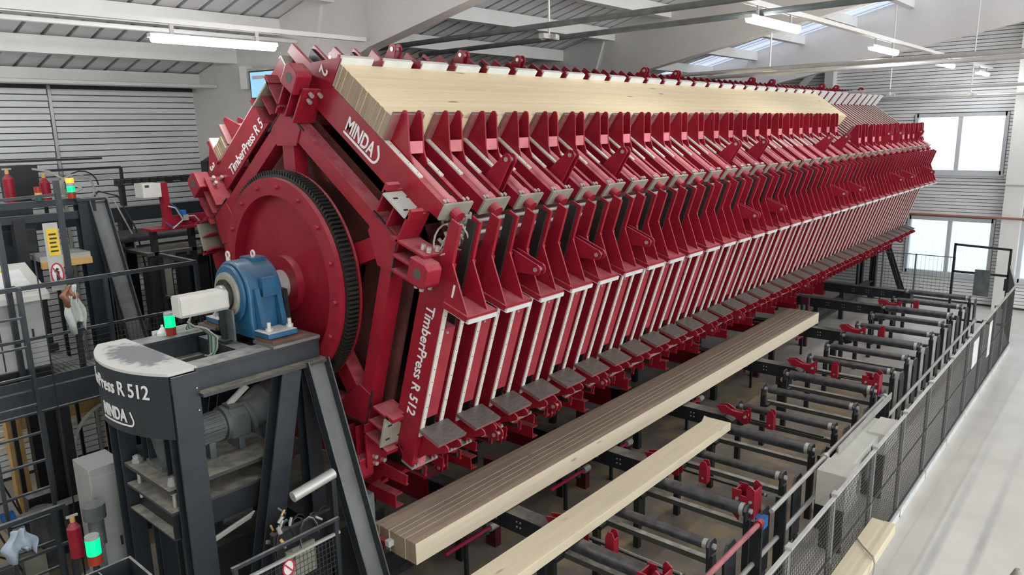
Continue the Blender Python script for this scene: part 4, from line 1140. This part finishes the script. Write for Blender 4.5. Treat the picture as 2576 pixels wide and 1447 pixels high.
# rag
def rag(name, loc, w_, h_, m_, label):
    q = MB(); nx, nz_ = 10, 12
    vs = []
    for j in range(nz_+1):
        for i in range(nx+1):
            f = i/nx; g_ = j/nz_; ww_ = w_*(.45+.55*min(1, g_*1.8))*(1-.25*max(0, g_-.7))
            vs.append(((f-.5)*ww_+.02*math.sin(7*g_+3*f), .035*math.sin(f*14+g_*2)*(.4+g_), -g_*h_-(.08*math.sin(f*6+1) if j == nz_ else 0)))
    fs = [(j*(nx+1)+i, j*(nx+1)+i+1, (j+1)*(nx+1)+i+1, (j+1)*(nx+1)+i) for j in range(nz_) for i in range(nx)]
    q.add(vs, fs, m_); o = q.build(name, None, loc); shade(o, 180)
    o.modifiers.new('s', 'SOLIDIFY').thickness = .004
    return tag(o, label, 'cloth')
rag('cleaning_rag', (2.70, 8.54, 3.50), .17, .46, 'cloth', 'pale greenish cleaning rag hanging over the walkway rail')
rag('cleaning_rag', (2.66, 8.53, 3.50), .14, .16, 'copper', 'small reddish rag tucked under the pale one on the rail')
# black cabinets behind
cb_ = thing('machine_cabinet', 'tall black machine cabinet behind the gate signs', 'cabinet', (2.35, 10.36, 0))
MB().box(0, .62, 0, .5, 2.2, 4.25, 'black').build('body', cb_); MB().box(.02, .60, -.01, 0, 2.3, 4.2, 'anthracite').build('door', cb_)
MB().box(.05, .11, -.03, -.01, 3.1, 3.3, 'boxgrey').build('handle', cb_)
for x in (.04, .55): MB().box(x, x+.05, .1, .15, 0, 2.2, 'black').build('stand', cb_)
lab(MB().box(.22, .34, -.016, -.011, 2.75, 3.55, 'paper').build('notice', cb_), 'long narrow white notice')
cb2 = thing('machine_cabinet', 'dark cabinet standing on the far gantry at the upper left', 'cabinet', (3.10, 11.6, 0))
MB().box(0, .36, 0, .4, 4.18, 4.68, 'black').build('body', cb2); MB().box(.05, .12, .1, .17, 0, 4.18, 'black').build('stand', cb2)
MB().box(-.5, 1.2, -.02, .05, 4.72, 4.75, 'rail_dark').build('top_rail', cb2)
# gantry with slanted leg
ga = thing('infeed_gantry', 'black steel gantry with a slanted dusty leg left of the press', 'gantry', (3.45, 10.05, 0))
MB().ibeam((0, 0, 0), (0, 0, 4.26), .20, .18, 'anthracite', (0, 1, 0)).build('post', ga)
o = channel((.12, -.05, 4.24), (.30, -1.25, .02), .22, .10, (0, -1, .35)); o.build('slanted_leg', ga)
MB().box(-2.4, -.05, -.04, .04, 4.05, 4.14, 'anthracite').build('cross_beam', ga)
MB().box(-2.4, -.05, -.04, .04, 4.22, 4.30, 'anthracite').build('cross_beam', ga)
MB().box(-.12, .22, -.12, .12, 4.26, 4.29, 'anthracite').build('cap_plate', ga)
for x in (-.75, -2.2): MB().bar((x, 0, 0), (x, 0, 4.1), .12, .12, 'black', (1, 0, 0)).build('post', ga)
lab(MB().box(-.65, -.1, -.3, -.25, 3.52, 3.60, 'wood_yellow').build('kick_board', ga), 'orange wooden strip')
lab(MB().box(-.65, -.1, -.26, .20, 3.60, 3.66, 'galv').build('tray', ga), 'dusty metal tray')
# energy beam with chain
eb2 = thing('infeed_beam', 'long dark machine beam crossing behind the press at eye level', 'machine beam', (2.4, 11.0, 0))
MB().box(0, 5.2, -.10, .10, 3.86, 4.06, 'anthracite').build('beam', eb2)
for x in (.3, 1.8, 3.0, 4.6): MB().box(x, x+.14, -.08, .08, 0, 3.86, 'black').build('leg', eb2)
q = MB()
for k in range(26): q.box(1.9+k*.12, 1.9+k*.12+.09, .18, .28, 4.36+.01*(k % 2), 4.43, 'rail_dark')
q.box(1.9, 5.1, .16, .30, 4.34, 4.36, 'anthracite').box(1.95, 2.0, .18, .28, 4.06, 4.35, 'black').box(5.0, 5.05, .18, .28, 4.06, 4.35, 'black')
q.build('energy_chain', eb2)['kind'] = 'stuff'
rl = thing('rear_railing', 'dark guard rail on the far gantry before the left wall', 'railing', (3.6, 12.0, 0))
MB().bar((-.4, 0, 4.58), (1.1, 0, 4.58), .035, .035, 'anthracite').build('hand_rail', rl)
MB().bar((1.1, 0, 0), (1.1, 0, 4.58), .04, .04, 'anthracite', (1, 0, 0)).build('rail_post', rl)
MB().bar((-.4, 0, 0), (-.4, 0, 4.58), .04, .04, 'anthracite', (1, 0, 0)).build('rail_post', rl)
# stack lights
def stack(x, y, z, cols, label, r=.035, base=None):
    t = thing('signal_light', label, 'signal light', (x, y, z), None)
    zz = 0
    for c_, h in cols:
        MB().tube((0, 0, zz), (0, 0, zz+h-.003), r if c_ != 'galv' else r*.4, c_, 18).build('lens' if c_.endswith('lamp') else 'cap', t); zz += h
    if base is not None: MB().tube((0, 0, 0), (0, 0, base-z), r*.45, 'black', 10).build('stem', t)
    return t
stack(3.30, 9.98, 4.302, (('red_lamp', .08), ('green_lamp', .07), ('boxgrey', .04), ('orange_lamp', .06)), 'signal light glowing green and orange on the gantry', .045)
stack(2.95, 10.0, 4.302, (('green_cyl', .05), ('wood_yellow', .05), ('red_lamp', .07)), 'unlit red, yellow and green signal light left of the glowing one', .04)
stack(3.10, 7.22, 3.082, (('red_lamp', .08), ('green_lamp', .12), ('boxgrey', .03)), 'green beacon behind the off-white box', .05)
stack(1.95, 6.62, 1.36, (('red_lamp', .09), ('green_lamp', .15), ('boxgrey', .03)), 'large green beacon on a red base at the lower left', .058, 0.)
# fire extinguishers
def extinguisher(x, y, z, label, zb=0.):
    t = thing('fire_extinguisher', label, 'fire extinguisher', (x, y, z))
    q = MB().tube((0, 0, 0), (0, 0, .30), .06, 'red_bright', 16).tube((0, 0, .30), (0, 0, .36), .06, 'red_bright', 16, r1=.02)
    shade(q.build('tank', t)); lab(MB().tube((0, 0, .36), (0, 0, .42), .022, 'wood_yellow', 10).box(-.05, .05, -.01, .01, .41, .43, 'cable').build('valve', t), 'brass coloured valve')
    MB().box(-.02, .02, .06, .10, zb-z, .3, 'black').build('bracket', t)
extinguisher(3.22, 10.62, 4.18, 'red fire extinguisher hanging beside the glowing signal light')
extinguisher(2.83, 10.62, 4.252, 'red cylinder at the left edge on top of the black cabinet', 4.252)
extinguisher(2.04, 7.4, 1.08, 'small red extinguisher on the floor stand behind the green beacon')
# coiled hoses
for (x, y, z, m_, n_, l) in ((3.62, 10.7, 4.36, 'cable', 3, 'pale coiled air hose beside the glowing signal light'), (3.7, 10.75, 4.40, 'cable_dark', 1, 'dark coiled hose arching over the gantry')):
    pts = [(x+(.20+.012*k)*math.cos(t), y+.02*k, z+.10*math.sin(t)*2) for k in range(n_) for t in [R(a_) for a_ in range(0, 360, 24)]]
    pts += [(x+.35, y-.2, z-.15), (x+.45, y-.4, z-.6), (x+.5, y-.45, z-1.2)]
    tag(MB().path(pts, .010, m_).build('air_hose'), l, 'hose')
tag(MB().path([(2.9, 10.08, 4.33), (3.1, 10.05, 4.34), (3.3, 10.09, 4.33), (3.5, 10.2, 4.40), (3.28, 10.6, 4.62), (3.1, 10.6, 4.66)], .014, 'cable').build('air_hose'), 'pale hose lying on the gantry cross beam', 'hose')
# white box and red arm
wb = thing('sensor_station', 'off-white box on a bent red arm beside the machine beam', 'sensor', (3.94, 9.5, 0))
o = MB().box(0, .23, -.02, .22, 4.27, 4.45, 'offwhite').build('housing', wb); bev(o, .006)
MB().box(.03, .08, -.025, -.02, 4.40, 4.43, 'ink').build('slot', wb)
MB().prism([(.23, 4.45), (.31, 4.45), (.33, 3.95), (.30, 3.85), (.22, 3.85), (.25, 4.0)], 9.48-9.5, .10, 'sensor_red' if False else 'red_bright', ax=1).build('arm', wb)
MB().box(.25, .78, .0, .03, 3.88, 4.02, 'red_bright').box(.05, .78, .0, .3, 3.84, 3.87, 'red').build('base_plate', wb)
MB().box(.1, .16, .1, .2, 0, 3.85, 'black').box(.6, .66, .1, .2, 0, 3.85, 'black').build('stand', wb)
lab(MB().box(.42, .50, -.05, .03, 4.02, 4.08, 'cable_blue').box(.45, .52, -.06, 0, 3.95, 4.02, 'galv').build('valve', wb), 'blue topped valve')
MB().path([(.30, -.03, 4.2), (.40, -.06, 4.1), (.46, -.05, 4.0), (.38, -.06, 3.9), (.30, -.05, 3.88), (.22, -.04, 3.95)], .006, 'cable_blue').path([(.5, -.04, 4.0), (.6, -.06, 4.0), (.68, -.05, 3.9), (.8, -.05, 3.88)], .010, 'cable').path([(.28, -.04, 4.15), (.36, -.07, 4.12), (.44, -.07, 3.96), (.3, -.06, 3.86)], .010, 'cable').build('hoses', wb)['kind'] = 'stuff'
# machine table and rollers behind the walkway
mt_ = thing('machine_table', 'black machine table with a dusty top between the walkway and the press', 'machine', (3.95, 9.6, 0))
MB().box(0, 1.3, 0, .9, 3.52, 3.56, 'shelf').build('top_plate', mt_)
for (x0, x1, y0, y1, z0, z1) in ((.03, .12, .02, .1, 0, 3.52), (.40, .52, .02, .1, 0, 3.52), (.9, 1.05, .0, .1, 0, 3.52), (.15, .38, .2, .6, 2.5, 3.3), (.55, .85, .15, .5, 2.6, 3.4), (1.05, 1.3, .1, .4, 2.4, 3.35), (.0, 1.3, .3, .9, .2, 2.5)):
    MB().box(x0, x1, y0, y1, z0, z1, 'black').build('frame_member', mt_)
lab(MB().box(.16, .34, .14, .18, 2.9, 3.45, 'olive').build('cover', mt_), 'grey-brown dusty cover')
for k in range(7):
    t = tag(MB().tube((3.6, 10.2+k*.105, 3.70+.0*k), (5.5, 10.2+k*.105, 3.70), .05, 'roller', 14).build('feed_roller'), 'dark feed roller behind the machine table, %s from the walkway' % ['first', 'second', 'third', 'fourth', 'fifth', 'sixth', 'seventh'][k], 'roller', 'feed rollers behind the table')
    for xx in (3.75, 5.3): MB().box(xx-.03, xx+.03, 10.2+k*.105-.03, 10.2+k*.105+.03, 0, 3.66, 'black').build('support', t)
# small parts near the tower top
tag(MB().box(2.97, 3.35, 7.34, 7.36, 2.98, 3.12, 'zinc').box(2.97, 3.35, 7.345, 7.50, 2.97, 2.985, 'zinc').box(3.1, 3.2, 7.34, 7.5, 2.85, 2.97, 'black').build('splash_plate'), 'bent galvanised sheet beside the far tower girder', 'plate')
tag(shade(MB().tube((3.04, 7.27, 3.082), (3.04, 7.27, 3.11), .055, 'paper', 18).tube((3.04, 7.27, 3.11), (3.04, 7.27, 3.16), .055, 'paper', 18, r1=.016).tube((3.04, 7.27, 3.16), (3.04, 7.27, 3.185), .012, 'paper', 10).build('white_knob')), 'white cone-shaped cap on the far tower girder', 'cap')
# ---- ground level at the lower left
tf = thing('wooden_frame', 'rough wooden post and lintel near the left wall', 'frame', (2.5, 11.2, 0))
MB().box(0, .17, 0, .17, 0, 1.40, 'wood_yellow').build('post', tf); MB().box(.17, 1.3, .02, .15, 1.16, 1.36, 'wood_yellow').build('lintel', tf); MB().box(1.25, 1.4, .0, .17, 0, 1.15, 'wood_yellow').build('post', tf)
for k in range(3): MB().bar((.0, .5, .8+.12*k), (1.2, .5, .9+.1*k), .05, .03, 'wood_board').build('stick', tf)
gc = thing('control_cabinet', 'tall light grey cabinet behind the tower posts', 'cabinet', (2.30, 7.62, 0))
o = MB().box(0, .32, 0, .42, 0, 1.80, 'boxgrey').build('body', gc); bev(o, .008)
MB().box(.02, .30, -.01, 0, .1, 1.7, 'boxgrey').build('door', gc); MB().box(.20, .22, -.02, -.01, .9, 1.0, 'ink').build('lock', gc)
MB().tube((.06, -.012, 1.0), (.06, -.03, 1.0), .012, 'sign_red', 10).build('button', gc)
g3 = thing('vertical_motor', 'grey upright motor in front of the light grey cabinet', 'motor', (2.22, 7.35, 0))
shade(MB().tube((0, 0, 1.15), (0, 0, 1.42), .07, 'motor', 20).build('motor_body', g3)); shade(MB().tube((0, 0, 1.42), (0, 0, 1.56), .10, 'motor', 20).build('hood', g3)); MB().box(-.04, .04, -.04, .04, 0, 1.15, 'motor').build('stand', g3)
lr = thing('low_gate', 'dark steel railing gate at the lower left corner', 'railing', (0, 8.0, 0))
posts_rail(lr, [(-.5, 0), (2.16, 0)], 0, 1.36, (.95, .55), [(1.0, 0), (2.16, 0), (2.05, 0), (0, 0)])
rag('cleaning_rag', (1.72, 7.95, 1.30), .28, .26, 'cloth_blue', 'light blue cloth hanging on the low gate at the lower left')
bx_ = thing('steel_bin', 'open dark steel tray at the bottom left corner', 'tray', (1.72, 5.55, 1.62))
for (x0, x1, y0, y1) in ((-.25, .22, -.20, -.18), (-.25, .22, .18, .20), (-.25, -.23, -.18, .18), (.20, .22, -.18, .18)): MB().box(x0, x1, y0, y1, .0, .16, 'anthracite').build('side_wall', bx_)
MB().box(-.25, .22, -.20, .20, -.02, .0, 'anthracite').build('bottom', bx_); MB().box(-.05, .03, -.05, .05, -1.62, -.02, 'black').build('stand', bx_); MB().box(-.03, -.02, -.18, .18, .0, .15, 'anthracite').build('divider', bx_)
# machinery standing under the walkway
random.seed(11)
um = thing('pump_station', 'cluttered pump station with pipes under the walkway', 'machine', (2.1, 9.4, 0))
for i in range(16):
    x, y = random.uniform(-.9, 1.6), random.uniform(-.5, .7); w_, h_ = random.uniform(.15, .4), random.uniform(.3, .95)
    if i % 3: MB().box(x, x+w_, y, y+w_*.8, 0, h_, ['motor', 'black', 'olive', 'anthracite'][i % 4]).build('housing', um)
    else: MB().tube((x, y, 0), (x, y, h_+.1), w_*.35, ['motor', 'galv', 'olive'][i % 3], 14).build('tank', um)
for i in range(12):
    x, y = random.uniform(-.9, 1.3), random.uniform(-.5, .6); z = random.uniform(.5, 1.1)
    MB().path([(x, y, .2), (x, y, z), (x+random.uniform(.2, .5), y, z+.02), (x+.5, y+.1, .3)], .012, random.choice(['cable_dark', 'cable', 'galv', 'cable_dark'])).build('hose', um)
lab(MB().box(-.3, -.18, -.55, -.45, 1.0, 1.08, 'cable_blue').build('valve', um), 'small blue valve')
MB().box(-1.0, 1.7, -.52, -.45, .95, 1.0, 'galv').build('tray_rail', um)
pts = [(3.55+.55*math.cos(R(a_)), 10.3, 1.0+.55*math.sin(R(a_))) for a_ in range(95, 265, 12)]
q = MB()
for a_, b2 in zip(pts[:-1], pts[1:]): q.bar(a_, b2, .10, .004, 'galv', (Vector(a_)-Vector(b2)).cross(Vector((0, 1, 0))))
q.box(3.4, 3.6, 10.25, 10.35, 0, .5, 'black')
tag(q.build('steel_band'), 'curved shiny steel band beneath the walkway', 'band')
# hydraulic unit and railings behind the tower legs
hu = thing('hydraulic_unit', 'dark hydraulic unit with brass fittings between the tower legs', 'machine', (3.35, 5.55, 0))
MB().box(.62, 1.3, .45, 1.9, 0, .95, 'black').build('tank', hu); MB().box(-.4, .5, 1.3, 1.9, 0, .85, 'black').build('tank', hu)
shade(MB().tube((-.14, -.12, 1.86), (.30, -.12, 1.92), .05, 'galv', 18).build('pipe_stub', hu)); MB().bar((.28, -.12, 0), (.28, -.12, 1.9), .05, .05, 'black', (1, 0, 0)).build('stand', hu)
q = MB()
for i in range(30):
    p = Vector((random.uniform(-.25, .25), random.uniform(-.1, .25), random.uniform(1.15, 1.6)))
    q.tube(p, p+Vector((random.uniform(-.06, .06), random.uniform(-.05, .05), random.uniform(.02, .08))), random.uniform(.008, .022), random.choice(['olive', 'olive', 'galv', 'motor', 'wood_yellow', 'galv']), 10)
for i in range(8):
    x = random.uniform(-.25, .3); pts = [(x+.10*math.cos(t), -.05+.02*i, 1.35+.2*math.sin(t)) for t in [j*.5 for j in range(8)]]
    q.path(pts, .006, random.choice(['cable_dark', 'cable_dark', 'cable']))
q.box(-.3, .35, .0, .05, .9, 1.5, 'black').box(-.2, .1, -.03, .0, 1.0, 1.3, 'olive')
lab(q.build('fittings', hu), 'brass and steel fittings with looped hoses')['kind'] = 'stuff'
nr = thing('mesh_railing', 'low mesh railing across the tower legs at the bottom of the picture', 'railing', (0, 5.36, 0))
MB().bar((2.55, 0, 1.50), (3.62, 0, 1.50), .03, .03, 'anthracite').build('hand_rail', nr)
MB().bar((2.55, 0, 1.36), (3.62, 0, 1.36), .025, .025, 'galv').build('middle_rail', nr)
for x in (2.58, 3.58): MB().bar((x, 0, 0), (x, 0, 1.5), .035, .035, 'anthracite', (1, 0, 0)).build('rail_post', nr)
q = MB()
for k in range(1, 25): q.bar((2.58+k*.04, 0, .3), (2.58+k*.04, 0, 1.35), .004, .004, 'mesh_wire', (1, 0, 0))
for k in range(1, 20): q.bar((2.58, 0, .3+k*.053), (3.58, 0, .3+k*.053), .004, .004, 'mesh_wire')
q.build('wire_mesh', nr)['kind'] = 'stuff'
q = MB(); n_ = 20
for i in range(n_):
    t0, t1 = 2*PI*i/n_, 2*PI*(i+1)/n_
    q.bar((3.06+.055*math.cos(t0), -.012, 1.27+.075*math.sin(t0)), (3.06+.055*math.cos(t1), -.012, 1.27+.075*math.sin(t1)), .014, .006, 'sign_red', (0, 1, 0))
q.prism([(3.06+.048*math.cos(2*PI*i/16), 1.27+.068*math.sin(2*PI*i/16)) for i in range(16)], -.010, -.006, 'paper', ax=1).bar((3.03, -.014, 1.31), (3.09, -.014, 1.23), .012, .006, 'sign_red', (0, 1, 0))
lab(q.build('prohibition_sign', nr), 'round red ringed sign')
for k in range(4):
    tag(MB().bar((2.722, 6.0+.025*k, 1.47-.03*k), (3.14, 6.0+.025*k, 1.56-.03*k), .012, .012, 'galv').build('guide_rod'), 'thin bright guide rod between the tower posts, %s from the top' % ['first', 'second', 'third', 'fourth'][k], 'rod', 'guide rods between the posts')
# white bracket and grey post foot beside the right tower leg
wbk = thing('floor_bracket', 'grey bracket with a white topped red bar beside the right tower leg', 'bracket', (4.18, 5.62, 0))
MB().box(-.10, .02, -.05, .05, 1.1, 1.45, 'motor').build('upright', wbk)
lab(MB().box(-.12, .10, -.42, -.36, 1.04, 1.10, 'zinc').box(-.12, .1, -.36, .05, 1.02, 1.08, 'red').build('cross_bar', wbk), 'white edged red bar')
MB().box(-.06, .0, -.03, .03, 0, 1.1, 'black').build('post', wbk)
q = MB()
for (y, z) in ((-.02, 1.22), (.03, 1.17)): q.hexb((-.10, y, z), .022, -.04, (1, 0, 0))
q.build('bolt_heads', wbk)['kind'] = 'stuff'
